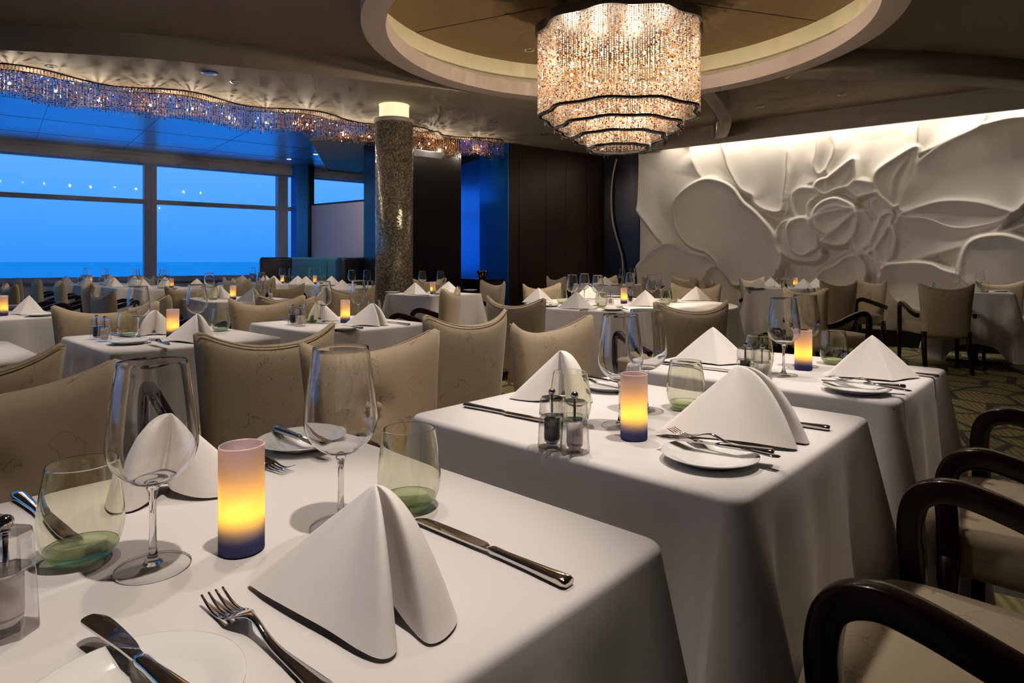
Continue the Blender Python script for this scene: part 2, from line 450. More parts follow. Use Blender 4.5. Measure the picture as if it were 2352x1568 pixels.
class Kind:
    """one kind of thing: parts with optional sub-parts, copied as often as needed"""
    def __init__(s, name, cat, parts, full=True):
        s.name, s.cat, s.parts = name, cat, parts     # parts: (part_name, mesh, loc, [sub-parts])
        s.flat = None
        s.lights = []
    def place(s, loc, rotz, label, group=None, detail=True, scale=1.0, tilt=None, flat_root=False):
        rot = (0, 0, rotz) if tilt is None else (tilt[0], tilt[1], rotz)
        if len(s.parts) == 1 and not s.parts[0][3]:
            ob = link(s.name, s.parts[0][1], loc, rot)
        elif not detail:
            if s.flat is None:
                L = []
                for p in s.parts:
                    L.append(xform(p[1], Matrix.Translation(p[2])))
                    for q in p[3]: L.append(xform(q[1], Matrix.Translation(Vector(p[2])+Vector(q[2]))))
                s.flat = joined(s.name, L)
            ob = link(s.name, s.flat, loc, rot)
        else:
            ob = bpy.data.objects.new(s.name, None); COL.objects.link(ob); ob.location = loc; ob.rotation_euler = rot
            ob.empty_display_size = .05
            for p in s.parts:
                c = link(p[0], p[1], p[2], parent=ob)
                if len(p) > 4: c['label'] = p[4]
                for q in p[3]: link(q[0], q[1], q[2], parent=c)
        ob.scale = (scale,)*3
        tag(ob, label, s.cat, group)
        return ob

# ================================================================== THE ROOM
ZC, ZU = 2.82, 3.03
floor = me_from('floor', [(-14, -6, 0), (14, -6, 0), (14, 15.9, 0), (.6, 15.9, 0), (-12.93, 4.97, 0), (-14, 4.1, 0)], [(0, 1, 2, 3, 4, 5)], M['carpet'], False)
struct('floor', floor, 'dark carpet with olive leaf pattern')
# high ceiling with the round opening
cx, cy = CHAND; RO, RI = 1.99, 1.81
n = 96; vs = []; fs = []
outer = []
for i in range(n):
    a = 2*PI*i/n + PI/4; d = (math.cos(a), math.sin(a)); k = 1/max(abs(d[0]), abs(d[1]))
    vs.append((cx+RO*d[0]*.98, cy+RO*d[1]*.98, ZU))
for i in range(n):
    a = 2*PI*i/n + PI/4; d = (math.cos(a), math.sin(a)); k = 1/max(abs(d[0]), abs(d[1]))
    qx, qy = max(-14, min(12, cx+17*k*d[0])), max(-6, min(15, cy+17*k*d[1]))
    dd = (qx+7.37)*-.629+(qy-9.217)*.777-.15
    if dd > 0:           # keep it inside the window wall
        f_ = 1-dd/max(1e-6, ((qx-cx)*-.629+(qy-cy)*.777)); qx, qy = cx+(qx-cx)*f_, cy+(qy-cy)*f_
    vs.append((qx, qy, ZU))
for i in range(n):
    j = (i+1) % n; fs.append((i, j, n+j, n+i))
struct('ceiling', me_from('ceiling', vs, fs, M['ceil_hi'], False), 'brown upper ceiling')
# lower ceiling beyond the curved step
edge = smoothcurve([(-8.5, 4.9), (-5.3, 5.12), (-4.25, 5.30), (-3.35, 5.47), (-2.83, 5.64), (-1.87, 6.0), (-.75, 6.5), (.20, 6.97)], 8)
arc = [(cx+(RO-.02)*math.cos(R(a)), cy+(RO-.02)*math.sin(R(a))) for a in range(106, 63, -4)]
WE = (0.7976, 0.6031)                       # direction of the window wall and the wood wall
cur0, cur1 = (-5.25, 5.38), (-0.30, 9.48)   # line of the crystal curtain
pts = [tuple(p) for p in edge[4:]] + arc + [(2.32, 9.78), (2.4, 10.6), (1.5, 14.5), (-.6, 14.5), (-.30, 9.55), cur0, (-8.5, 4.95)]
pts = pts[:-2] + [(-5.45, 5.20)]
struct('ceiling_lower', prism('ceiling_lower', pts, ZC, ZU+.05, M['ceil']), 'beige lower ceiling')
# glossy panelled ceiling along the windows
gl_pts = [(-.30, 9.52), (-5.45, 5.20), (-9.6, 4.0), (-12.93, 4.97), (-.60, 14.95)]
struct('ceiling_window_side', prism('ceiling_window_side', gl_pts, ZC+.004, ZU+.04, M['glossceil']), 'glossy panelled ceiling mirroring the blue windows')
# seams between the glossy panels
Lw = wall_local((-7.37, 9.217), (0.777, 0.629))
sl = [(s_, s_+.004, -3.6, -.2, ZC+.001, ZC+.006) for s_ in np.arange(-4, 7.5, 1.1)] + [(-4, 7.0, y_, y_+.004, ZC+.001, ZC+.006) for y_ in (-.9, -2.0, -3.1)]
ob = struct('trim_1', boxes('trim_1', sl, M['black'])); ob.matrix_world = Lw
# ring around the recess
def annulus(name, prof, m, n=128, c=CHAND):
    vs, fs = [], []
    k = len(prof)
    for i in range(n):
        a = 2*PI*i/n
        for (r, z) in prof: vs.append((c[0]+r*math.cos(a), c[1]+r*math.sin(a), z))
    for i in range(n):
        for j in range(k):
            j2 = (j+1) % k
            fs.append((i*k+j, ((i+1) % n)*k+j, ((i+1) % n)*k+j2, i*k+j2))
    return fix(me_from(name, vs, fs, m, False))
me = annulus('trim_2', [(RI, ZC-.004), (RO, ZC-.004), (RO, ZU+.02), (RO-.03, ZU+.02), (RO-.03, ZC+.13), (RI, ZC+.13)], M['ring'])
struct('trim_2', me, 'beige ring round the ceiling recess')
def tubewall(name, r, z0, z1, m, n=128):
    vs = [(cx+r*math.cos(2*PI*i/n), cy+r*math.sin(2*PI*i/n), z) for z in (z0, z1) for i in range(n)]
    fs = [(i, (i+1) % n, n+(i+1) % n, n+i) for i in range(n)]
    return me_from(name, vs, fs, m)
struct('trim_3', tubewall('trim_3', RO-.03, ZC+.12, 3.24, M['coving']), 'lit cream cove inside the ring')
disc = lathe('ceiling_recess', [(RO-.03, 3.20), (RO+.05, 3.24), (RO+.05, 3.28), (.0, 3.28)], M['dome'], 96)
dv = me_from('ceiling_recess', [(cx, cy, 3.20)] + [(cx+(RO-.02)*math.cos(2*PI*i/96), cy+(RO-.02)*math.sin(2*PI*i/96), 3.20) for i in range(96)],
             [(0, 1+i, 1+(i+1) % 96) for i in range(96)], M['dome'], False)
struct('ceiling_recess', dv, 'brown ceiling inside the round recess')
bm = bmesh.new()
for a in (18, 63, 108, 153, 198, 243, 288, 333):
    r = bmesh.ops.create_cube(bm, size=1)
    for v in r['verts']:
        p = Vector(((.60+.68)+v.co.x*1.34, v.co.y*.008, 3.197+v.co.z*.004)); p.rotate(Matrix.Rotation(R(a), 3, 'Z')); v.co = p + Vector((cx, cy, 0))
me = bpy.data.meshes.new('trim_4'); bm.to_mesh(me); bm.free(); me.materials.append(M['seam'])
struct('trim_4', me)
me = annulus('cove_lamp', [(RO-.10, ZC+.132), (RO-.07, ZC+.132), (RO-.07, ZC+.15), (RO-.10, ZC+.15)], M['coveglow'])
tag(link('cove_lamp', me), 'glowing strip lamp hidden on the ring of the round ceiling recess', 'lamp')
# curved beam from the ring to the fascia (right)
bp = smoothcurve([(2.62, 6.02), (3.2, 6.05), (3.9, 6.13), (4.9, 6.35), (5.5, 6.55)], 10)
me = sweep([(p[0], p[1], ZC+.11) for p in bp], .22, .30, M['ceil'], up=(0, 0, 1), power=12)
struct('trim_5', me, 'curved ceiling beam running from the ring to the wall')
bp = smoothcurve([(2.02, 6.66), (2.30, 7.2), (2.66, 8.0), (2.90, 8.8), (2.98, 9.2)], 8)
struct('trim_16', sweep([(p[0], p[1], ZC+.11) for p in bp], .22, .16, M['ceil'], up=(0, 0, 1), power=12), 'narrow ceiling beam right of the chandelier')
# fascia hiding the cove light above the relief
Lf = wall_local(FW0, FE)
ob = struct('trim_6', boxes('trim_6', [(-.25, 7.0, -.34, -.29, 2.765, ZU+.05)], M['ceil']), 'fascia above the relief wall'); ob.matrix_world = Lf
# back-up wall behind the relief and its black base
ob = struct('wall_right', boxes('wall_right', [(-.02, 8.0, .02, .2, 0, 3.2)], M['wallbeige'])); ob.matrix_world = Lf
ob = struct('baseboard_right', boxes('baseboard_right', [(0, 8.0, -.16, .1, 0, .20)], M['black'], .004), 'black plinth under the relief'); ob.matrix_world = Lf
# ---- window wall
SILL, HEAD = .79, 2.63
ms = [1.913, 4.067, -.24, -2.4, -4.55, 6.3]
ob = struct('wall_left', boxes('wall_left', [(-7, 9, 0, .25, 0, SILL-.05), (-7, 9, 0, .25, HEAD+.04, 3.2)], M['header'])); ob.matrix_world = Lw
ob = struct('trim_7', boxes('trim_7', [(-7, 9, -.07, .0, HEAD+.02, HEAD+.135)], M['header'], .006), 'pale header along the windows'); ob.matrix_world = Lw
ob = struct('trim_8', boxes('trim_8', [(-7, 9, -.10, .25, SILL-.06, SILL-.01)], M['frame'], .006), 'window sill'); ob.matrix_world = Lw
wins = [(-4.55, -2.4), (-2.4, -.24), (-.24, 1.913), (1.913, 4.067), (4.067, 6.3), (6.3, 8.5)]
for i, (a, b) in enumerate(wins):
    L = [(a+.0, a+.09, 0, .16, SILL-.02, HEAD+.04), (b-.09, b, 0, .16, SILL-.02, HEAD+.04), (a+.09, b-.09, 0.02, .14, 2.0, 2.07),
         (a+.09, b-.09, 0.02, .14, SILL-.02, SILL+.03), (a+.09, b-.09, 0.02, .14, HEAD, HEAD+.04)]
    w_ = struct('window_%d' % (i+1), boxes('window_frame', L, M['frame'], .004), 'grey window frame with a pale blue dusk view'); w_.matrix_world = Lw
    p_ = link('pane', boxes('pane', [(a+.09, b-.09, .08, .086, SILL+.03, HEAD)], M['pane']), parent=w_)
# dark blue pilaster at the end of the windows
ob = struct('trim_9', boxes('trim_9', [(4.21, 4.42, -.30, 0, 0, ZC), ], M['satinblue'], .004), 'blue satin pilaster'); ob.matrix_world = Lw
ob = struct('trim_10', boxes('trim_10', [(4.42, 4.52, -.34, 0, 0, ZC)], M['black'], .004), 'black pilaster edge'); ob.matrix_world = Lw
# lilac partition
PE = (0.791, -0.612); Lp = wall_local((-3.86, 11.95), PE)
ob = struct('wall_partition', boxes('wall_partition', [(0.02, 2.9, -.04, .04, 0, 2.085)], M['partition'], .006), 'lilac beige half-height partition'); ob.matrix_world = Lp
ob = struct('trim_11', boxes('trim_11', [(0.0, 2.92, -.05, .05, 2.085, 2.11)], M['black'], .003)); ob.matrix_world = Lp
# dropped soffit beyond the partition
ob = struct('ceiling_soffit', prism('ceiling_soffit', [(-2.9, 9.2), (-1.0, 8.6), (-.8, 12.6), (-3.6, 12.6)][::-1], ZC-.02, ZC+.01, M['ceil']))
# ---- wood walls
ob = struct('wall_back', prism('wall_back', [(1.54, 10.70), (-.051, 9.497), (-.50, 10.09), (-.92, 10.9), (-.9, 13.5), (3.2, 13.5), (3.2, 10.9), (2.0, 10.62), (2.07, 10.33)], 0, ZC+.02, M['wenge']), 'dark wenge panelled wall')
# seams
Lb = wall_local((-.051, 9.497), WE)
ob = struct('trim_12', boxes('trim_12', [(s_, s_+.006, -.004, .01, 0, ZC) for s_ in (.2, .72, 1.14, 1.6)], M['black'])); ob.matrix_world = Lb
# glossy return and alcove, window reflection painted in as blue
def panel(name, p, q, z0, z1, m, th=.02, label=None):
    d = Vector((q[0]-p[0], q[1]-p[1])); Lm = wall_local(p, (d.x/d.length, d.y/d.length))
    ob = struct(name, boxes(name, [(0, d.length, -th, 0, z0, z1)], m), label); ob.matrix_world = Lm; return ob
M['bluemirror'] = mat('lacquer_reflection_blue', (.03, .27, .80), .28, .9)  # blue of the mirrored windows put into the colour of dark lacquer
panel('trim_13', (-.50, 10.09), (-.051, 9.497), .2, ZC, M['bluemirror'], .012, 'dark glossy return of the wood wall with painted blue window reflection')
panel('trim_14', (-.92, 10.9), (-.50, 10.09), .75, 2.68, M['bluemirror'], .012, 'dark glossy alcove panel with painted blue window reflection')
# black block left of the alcove, behind the column
ob = struct('wall_block', prism('wall_block', [(-.74, 9.30), (-1.62, 8.70), (-2.2, 9.5), (-1.32, 10.1)][::-1], 0, ZC+.01, M['black']), 'black wall block behind the column')
# pale band over the passage beside the column, low console with a steel cooler in the alcove
ob = struct('trim_17', boxes('trim_17', [(0, .42, -.03, 0, 2.48, 2.57)], M['header'], .004), 'pale band above the dark passage'); ob.matrix_world = wall_local((-1.32, 8.62), (.80, .60))
t_ = bpy.data.objects.new('service_console', None); COL.objects.link(t_); t_.location = (-.42, 9.05, 0); t_.rotation_euler = (0, 0, R(-53)); tag(t_, 'low black service console in front of the blue wall panels', 'console')
link('cabinet', boxes('cabinet', [(-.28, .28, -.16, .16, 0, .80)], M['black'], .006), parent=t_)
link('top', boxes('top', [(-.30, .30, -.18, .18, .80, .82)], M['darkwood'], .004), parent=t_)
w_ = link('wine_cooler', lathe('wine_cooler', [(0, 0), (.055, 0), (.062, .05), (.078, .10), (.083, .115), (.079, .115), (.058, .05), (0, .01)], M['chrome'], 32), (-.42, 9.05, .8206)); tag(w_, 'steel cooler bowl on the black console', 'wine cooler')
# walls out of view that close the room
struct('wall_rear', boxes('wall_rear', [(-16, 14, -6.1, -6.0, 0, 3.3)], M['wallbeige']))
struct('wall_side', boxes('wall_side', [(9.5, 9.6, -6, 6, 0, 3.3)], M['wallbeige']))
# sea
sea = me_from('sea', [(-9000, -50, -24), (9000, -50, -24), (9000, 9000, -24), (-9000, 9000, -24)], [(0, 1, 2, 3)], M['sea'], False)
struct('sea', sea, 'calm sea to the horizon under the dusk sky')

# ------------------------------------------------------------------ flower relief
def zz(p): return (1400 + p[0]/2.4706, 240 + p[1]/2.4712)
def to_wall(p):
    x, y = zz(p); k = (x-HX)/F
    s = (k*FW0[1]-FW0[0])/(FE[0]-k*FE[1])
    Y = FW0[1]+FE[1]*s
    return (s, H-(y-HY)*Y/F)
petals = [   # level, rim, width, outline
 (.02, .10, .22, [(120,240),(480,240),(490,330),(555,432),(470,480),(400,560),(395,620),(430,730),(480,835),(330,790),(240,690),(150,540)]),
 (.00, .10, .15, [(482,150),(665,150),(680,320),(735,470),(640,440),(560,432),(500,350)]),
 (.05, .10, .16, [(668,150),(1010,130),(1022,330),(1020,480),(990,605),(900,600),(840,560),(830,520),(760,480),(700,380),(675,300)]),
 (.01, .08, .12, [(1015,120),(1190,120),(1195,250),(1165,330),(1190,420),(1120,460),(1060,520),(1000,640),(1020,450),(1045,330)]),
 (.04, .08, .08, [(1195,110),(1290,110),(1280,270),(1250,350),(1200,400),(1170,350),(1185,260)]),
 (.02, .10, .20, [(1300,100),(1795,60),(1780,180),(1750,250),(1620,310),(1515,410),(1530,460),(1410,440),(1400,320),(1260,400),(1250,350),(1290,260)]),
 (.05, .10, .15, [(1800,60),(2130,20),(2110,125),(1950,200),(1760,290),(1755,250)]),
 (.03, .12, .30, [(1650,580),(1720,450),(1750,350),(1850,270),(2000,190),(2150,120),(2350,85),(2560,120),(2600,560),(2420,520),(2285,618),(2150,570),(2000,555),(1850,570),(1700,610)]),
 (.08, .11, .26, [(400,550),(470,480),(560,435),(640,440),(720,480),(780,560),(850,620),(950,740),(990,900),(900,1010),(690,1010),(640,900),(580,840),(480,800),(420,720),(395,620)]),
 (.06, .08, .18, [(150,960),(330,792),(480,840),(590,870),(625,920),(570,965),(560,1120),(150,1150)]),
 (.02, .07, .15, [(570,965),(625,925),(690,990),(760,1100),(700,1200),(560,1150)]),
 (.04, .10, .22, [(1650,650),(1780,650),(1900,700),(2050,712),(2240,650),(2285,618),(2180,730),(2050,790),(1800,860),(1560,920),(1600,800)]),
 (.07, .09, .13, [(1650,640),(1760,590),(1900,555),(2050,560),(2180,590),(2275,618),(2200,670),(2050,700),(1940,698),(1800,650)]),
 (.03, .09, .16, [(2200,740),(2352,690),(2560,600),(2600,800),(2352,780)]),
 (.10, .10, .28, [(2040,790),(2200,745),(2352,780),(2600,900),(2600,1400),(2150,1400),(2050,1050),(1990,960)]),
 (.08, .10, .26, [(1560,925),(1700,900),(1820,905),(1900,940),(1990,975),(2080,1100),(2050,1300),(1760,1180),(1640,1120),(1550,1050)]),
 (.05, .09, .20, [(1540,1050),(1640,1120),(1735,1165),(1900,1200),(2000,1300),(1900,1400),(1400,1400)]),
 (.09, .09, .12, [(1755,250),(1640,310),(1520,400),(1530,500),(1600,570),(1640,580),(1700,450),(1740,330)]),
 (.06, .07, .06, [(1735,285),(1670,350),(1620,430),(1615,530),(1645,570),(1700,450),(1725,370)]),
]
def cc(L): return [((1760+x/5.228-1400)*2.4706, (340+y/5.227-240)*2.4712) for x, y in L]
petals += [
 (.07, .07, .12, cc([(340,580),(400,510),(470,485),(600,500),(670,540),(620,600),(540,680),(520,850),(400,840),(350,750)])),
 (.07, .08, .12, cc([(160,1150),(170,1000),(230,900),(400,850),(540,860),(560,980),(640,1060),(680,1220),(690,1290),(640,1340),(540,1350),(400,1340),(280,1290),(180,1200)])),
 (.10, .08, .14, cc([(290,1050),(300,930),(400,860),(520,860),(560,980),(640,1070),(640,1200),(560,1240),(480,1285),(380,1250),(310,1160)])),
 (.10, .07, .06, cc([(620,460),(680,400),(780,370),(900,270),(1070,150),(1095,230),(1090,380),(1000,470),(880,500),(740,560),(650,520)])),
 (.07, .08, .05, cc([(780,380),(920,290),(1060,195),(1050,290),(990,390),(900,460),(850,500),(760,470)])),
 (.11, .06, .10, cc([(1010,490),(1080,420),(1150,405),(1310,440),(1350,510),(1320,550),(1200,570),(1120,600),(1070,550)])),
 (.09, .07, .10, cc([(1110,800),(1180,770),(1240,830),(1300,960),(1270,1100),(1200,1200),(1090,1180),(1080,1050),(1110,920)])),
 (.10, .08, .10, cc([(720,1090),(860,1000),(980,900),(1100,800),(1100,950),(1060,1060),(980,1150),(850,1160),(740,1130)])),
 (.12, .08, .12, cc([(600,820),(640,730),(740,650),(860,620),(960,650),(1060,700),(1080,735),(1000,720),(860,710),(740,740),(640,810),(610,850)])),
 (.13, .07, .12, cc([(630,860),(680,810),(800,770),(920,750),(1050,745),(1090,780),(980,880),(880,970),(760,1030),(680,980),(640,920)])),
 (.09, .06, .07, cc([(1290,660),(1390,610),(1530,740),(1470,790),(1380,830),(1320,760)])),
 (.10, .07, .05, cc([(1370,900),(1400,830),(1480,790),(1540,800),(1500,920),(1420,1050),(1350,1180),(1270,1240),(1300,1100)])),
 (.10, .07, .08, cc([(1330,1210),(1420,1060),(1500,930),(1560,1080),(1540,1250),(1480,1360),(1410,1380),(1360,1300)])),
 (.08, .08, .14, cc([(650,1540),(720,1460),(860,1400),(960,1320),(1060,1290),(1150,1320),(1210,1420),(1210,1530),(1100,1700),(650,1700)])),
 (.11, .06, .04, cc([(1070,1180),(1110,1240),(1200,1240),(1280,1310),(1390,1420),(1400,1520),(1340,1500),(1300,1390),(1220,1280),(1110,1270)])),
]
def relief():
    ds = .0105
    ss = np.arange(0, 6.6, ds); zs = np.arange(.19, 3.02, ds)
    SS, ZZ = np.meshgrid(ss, zs)
    Hh = .02 + .015*np.sin(SS*1.3+1)*np.cos(ZZ*1.7)
    for (lev, rim, wd, ol) in petals:
        P = np.array([to_wall(p) for p in smoothcurve(ol, 4, True)])
        x0, x1, z0, z1 = P[:, 0].min()-.12, P[:, 0].max()+.12, P[:, 1].min()-.12, P[:, 1].max()+.12
        i0, i1 = np.searchsorted(ss, [x0, x1]); j0, j1 = np.searchsorted(zs, [z0, z1])
        if i1 <= i0 or j1 <= j0: continue
        X = SS[j0:j1, i0:i1]; Z = ZZ[j0:j1, i0:i1]
        ins = np.zeros(X.shape, bool); D = np.full(X.shape, 9.0)
        Q = np.roll(P, -1, 0)
        for (ax, az), (bx, bz) in zip(P, Q):
            if az != bz:
                c = ((az > Z) != (bz > Z)) & (X < (bx-ax)*(Z-az)/(bz-az)+ax); ins ^= c
            L2 = (bx-ax)**2+(bz-az)**2+1e-12
            t = np.clip(((X-ax)*(bx-ax)+(Z-az)*(bz-az))/L2, 0, 1)
            D = np.minimum(D, np.hypot(X-ax-t*(bx-ax), Z-az-t*(bz-az)))
        hh = lev*1.15 + rim*(1.0*np.exp(-(D/wd)) + .35*np.exp(-(D/.03)))
        sub = Hh[j0:j1, i0:i1]; sub[ins] = hh[ins]
        out = np.maximum(sub, lev*1.15 + rim*1.35 - .035*(np.sqrt(1+(D/.012)**2)-1)); sub[~ins] = out[~ins]
    K = np.array([1, 2, 3, 2, 1.]); K /= K.sum()
    for _ in range(1):
        A = np.pad(Hh, 2, mode='edge'); B = sum(K[i]*A[:, i:i+Hh.shape[1]] for i in range(5)); Hh = sum(K[i]*B[i:i+Hh.shape[0], :] for i in range(5))
    nz, ns = Hh.shape
    co = np.empty((nz*ns, 3)); d = Hh.ravel(); s_ = SS.ravel()
    co[:, 0] = FW0[0]+FE[0]*s_+FN[0]*d; co[:, 1] = FW0[1]+FE[1]*s_+FN[1]*d; co[:, 2] = ZZ.ravel()
    idx = np.arange(nz*ns).reshape(nz, ns)
    q = np.stack([idx[:-1, :-1], idx[:-1, 1:], idx[1:, 1:], idx[1:, :-1]], -1).reshape(-1, 4)
    return grid_mesh('wall_relief', co, q, [M['relief']], True)
def grid_mesh(name, co, q, mats, smooth, midx=None):
    me = bpy.data.meshes.new(name); k = q.shape[1]
    me.vertices.add(len(co)); me.vertices.foreach_set('co', co.astype(np.float32).ravel())
    me.loops.add(q.size); me.loops.foreach_set('vertex_index', q.astype(np.int32).ravel())
    me.polygons.add(len(q)); me.polygons.foreach_set('loop_start', np.arange(0, q.size, k, dtype=np.int32))
    me.polygons.foreach_set('use_smooth', np.full(len(q), smooth))
    for m_ in mats: me.materials.append(m_)
    if midx is not None: me.polygons.foreach_set('material_index', midx.astype(np.int32))
    me.update(calc_edges=True); me.validate()
    return me
struct('wall_relief', relief(), 'white plaster wall sculpted as a giant flower, lit from above')

# ------------------------------------------------------------------ column
CC = (-1.325, 7.2)
me = lathe('shaft', [(.21, 0), (.21, 2.62)], M['mosaic'], 96)
col_ = link('mosaic_column', me, (CC[0], CC[1], 0)); col_['kind'] = 'structure'; col_['label'] = 'round column clad in tiny brown glass mosaic'
link('collar', lathe('collar', [(.205, 2.61), (.222, 2.62), (.222, 2.655), (.205, 2.66)], M['ring'], 64), parent=col_)
link('lamp_band', lathe('lamp_band', [(.165, 2.66), (.165, 2.80), (.17, 2.82)], M['lampglass'], 64), parent=col_)

# ------------------------------------------------------------------ crystals
OCT = np.array([(1, 0, 0), (.31, .95, 0), (-.81, .59, 0), (-.81, -.59, 0), (.31, -.95, 0), (0, 0, 1.15), (0, 0, -1.15)], float)
OCTF = np.array([(i, (i+1) % 5, 5) for i in range(5)] + [((i+1) % 5, i, 6) for i in range(5)])
BAR = np.array([(x, y, z) for z in (-1, 1) for (x, y) in ((1, 0), (0, 1), (-1, 0), (0, -1))] , float)
def strands(name, cols, zt, zb, r=.0062, pitch=.0150, seed=1, bars=.10, amb=.70, base='bead_clear'):
    """cols: list of (x,y); zt/zb: top and bottom z of each strand (arrays)"""
    rg = np.random.RandomState(seed); C3, Q3, MI = [], [], []; off = 0
    for (x, y), a, b in zip(cols, zt, zb):
        z = a
        while z > b:
            u_ = rg.rand(); ang = rg.rand()*6.28
            mi = 0 if u_ < amb else (1 if u_ < amb+.12 else (3 if u_ < amb+.22 else 2))
            if rg.rand() < bars*.35:
                L = .022; s = np.array([r*.72, r*.72, L]); V = OCT*s; zc = z-L; z -= 2*L+.003
            else:
                rr = r*(.85+.3*rg.rand()); V = OCT*rr; zc = z-rr; z -= pitch
            c, sn = math.cos(ang), math.sin(ang)
            V2 = np.stack([V[:, 0]*c-V[:, 1]*sn+x, V[:, 0]*sn+V[:, 1]*c+y, V[:, 2]+zc], 1)
            C3.append(V2); Q3.append(OCTF+off); MI.append(np.full(10, mi)); off += 7
    return grid_mesh(name, np.concatenate(C3), np.concatenate(Q3), [M[base], M['bead_amber'], M['bead_brown'], M['bead_smoke']], False, np.concatenate(MI))
def lobed(r, a, amp=.035, k=10): return r*(1+amp*math.cos(k*a))
# chandelier
ch = bpy.data.objects.new('crystal_chandelier', None); COL.objects.link(ch); ch.location = (cx, cy, 0)
tag(ch, 'large tiered crystal chandelier of clear and amber beads hanging in the round ceiling recess', 'chandelier')
tiers = [(.617, 2.86, 2.225), (.492, 2.36, 2.125), (.368, 2.25, 2.045), (.243, 2.17, 1.965)]
def lring(name, r, z0, z1, th, m, k=10, amp=.035, n=200):
    vs, fs = [], []
    for i in range(n):
        a = 2*PI*i/n; q = lobed(r, a, amp, k); q2 = q-th
        for (rr, z) in ((q, z0), (q, z1), (q2, z1), (q2, z0)): vs.append((rr*math.cos(a), rr*math.sin(a), z))
    for i in range(n):
        j = (i+1) % n
        for s in range(4): fs.append((i*4+s, j*4+s, j*4+(s+1) % 4, i*4+(s+1) % 4))
    return fix(me_from(name, vs, fs, m, False))
for ti, (r, zt, zb) in enumerate(tiers):
    k = int(2*PI*r/.0165); cols = []; T = []; B = []
    for i in range(k):
        a = 2*PI*i/k; q = lobed(r, a); cols.append((q*math.cos(a), q*math.sin(a))); T.append(zt); B.append(zb-.012)
    # a second, sparser layer just inside the first
    for i in range(k//2):
        a = 2*PI*(i+.3)/(k//2); q = lobed(r-.03, a); cols.append((q*math.cos(a), q*math.sin(a))); T.append(zt); B.append(zb+.02)
    b = link('crystal_strands', strands('crystal_strands', cols, T, B, r=.0066, pitch=.0160, seed=ti+3), parent=ch); b['kind'] = 'stuff'
    link('tier_ring', lring('tier_ring', r+.006, zb-.012, zb+.004, .035, M['bronze']), parent=ch)
link('canopy', lring('canopy', .64, 2.86, 2.93, .62, M['bronze']), parent=ch)
link('ceiling_mount', lathe('ceiling_mount', [(.45, 2.9), (.5, 3.20)], M['bronze'], 48), parent=ch)
def blight(x, y, z, p, rad=.012, col=(1, .85, .66)):
    l = bpy.data.lights.new('bulb_light', 'POINT'); l.energy = p; l.color = col; l.shadow_soft_size = rad
    ob = bpy.data.objects.new('bulb_light', l); COL.objects.link(ob); ob.location = (x, y, z); return ob
bulbme = lathe('bulb', [(0, -.012), (.009, -.007), (.011, 0), (.009, .007), (0, .012)], M['bulb'], 12)
for i in range(8):
    a = 2*PI*(i+.4)/8; x, y = .40*math.cos(a), .40*math.sin(a)
    link('bulb', bulbme, (x, y, 2.60), parent=ch)
    blight(cx+x, cy+y, 2.575, 18.0)
for i in range(4):
    a = 2*PI*(i+.1)/4; x, y = .15*math.cos(a), .15*math.sin(a)
    link('bulb', bulbme, (x, y, 2.25), parent=ch)
    blight(cx+x, cy+y, 2.23, 10.0)
# wavy crystal curtain along the edge of the glossy ceiling
cu = bpy.data.objects.new('crystal_curtain', None); COL.objects.link(cu)
tag(cu, 'long wavy curtain of crystal strands hanging from the ceiling towards the windows', 'light fixture')
c0 = np.array(cur0); c1 = np.array(cur1); CL = np.linalg.norm(c1-c0); ce = (c1-c0)/CL; cn = np.array([-ce[1], ce[0]])
def wave(s, ph=0, amp=.13): return amp*math.sin(2*PI*s/1.35+ph)
cols, T, B = [], [], []
s = -0.6
while s < CL:
    for (ph, off, gap) in ((0.5, .05, 0), (0.5, -.17, .01), (2.2, -.06, .015)):
        p = c0+ce*(s+gap)+cn*(wave(s+gap, ph)+off); cols.append(tuple(p)); T.append(ZC-.012); B.append(ZC-.012-.225-.02*math.sin(s*7))
    s += .026
b = link('crystal_strands', strands('crystal_strands', cols, T, B, r=.0078, pitch=.0185, seed=21, bars=.35, amb=.50, base='bead_topaz'), parent=cu); b['kind'] = 'stuff'
for (ph, off) in ((.5, .05), (.5, -.17)):
    path = [tuple(c0+ce*s+cn*(wave(s, ph)+off))+(ZC-.006,) for s in np.arange(-.6, CL, .06)]
    link('rail', sweep(path, .012, .014, M['bronze'], up=(0, 0, 1), nsec=4), parent=cu)
    path = [tuple(c0+ce*s+cn*(wave(s, ph)+off))+(ZC-.19,) for s in np.arange(-.6, CL, .06)]
    link('rail', sweep(path, .004, .004, M['bronze'], up=(0, 0, 1), nsec=4), parent=cu)
for px_ in (20, 125, 228, 342, 432, 528, 612, 692, 790, 850, 980, 1030, 1085):
    k_ = (px_-HX)/F; t_ = (c0[0]-k_*c0[1])/(k_*ce[1]-ce[0]); p = c0+ce*t_
    p = p+cn*(wave(t_, .5)-.06)
    link('bulb', bulbme, (p[0], p[1], ZC-.15), parent=cu)
    blight(p[0], p[1], ZC-.165, 9.0, .006)

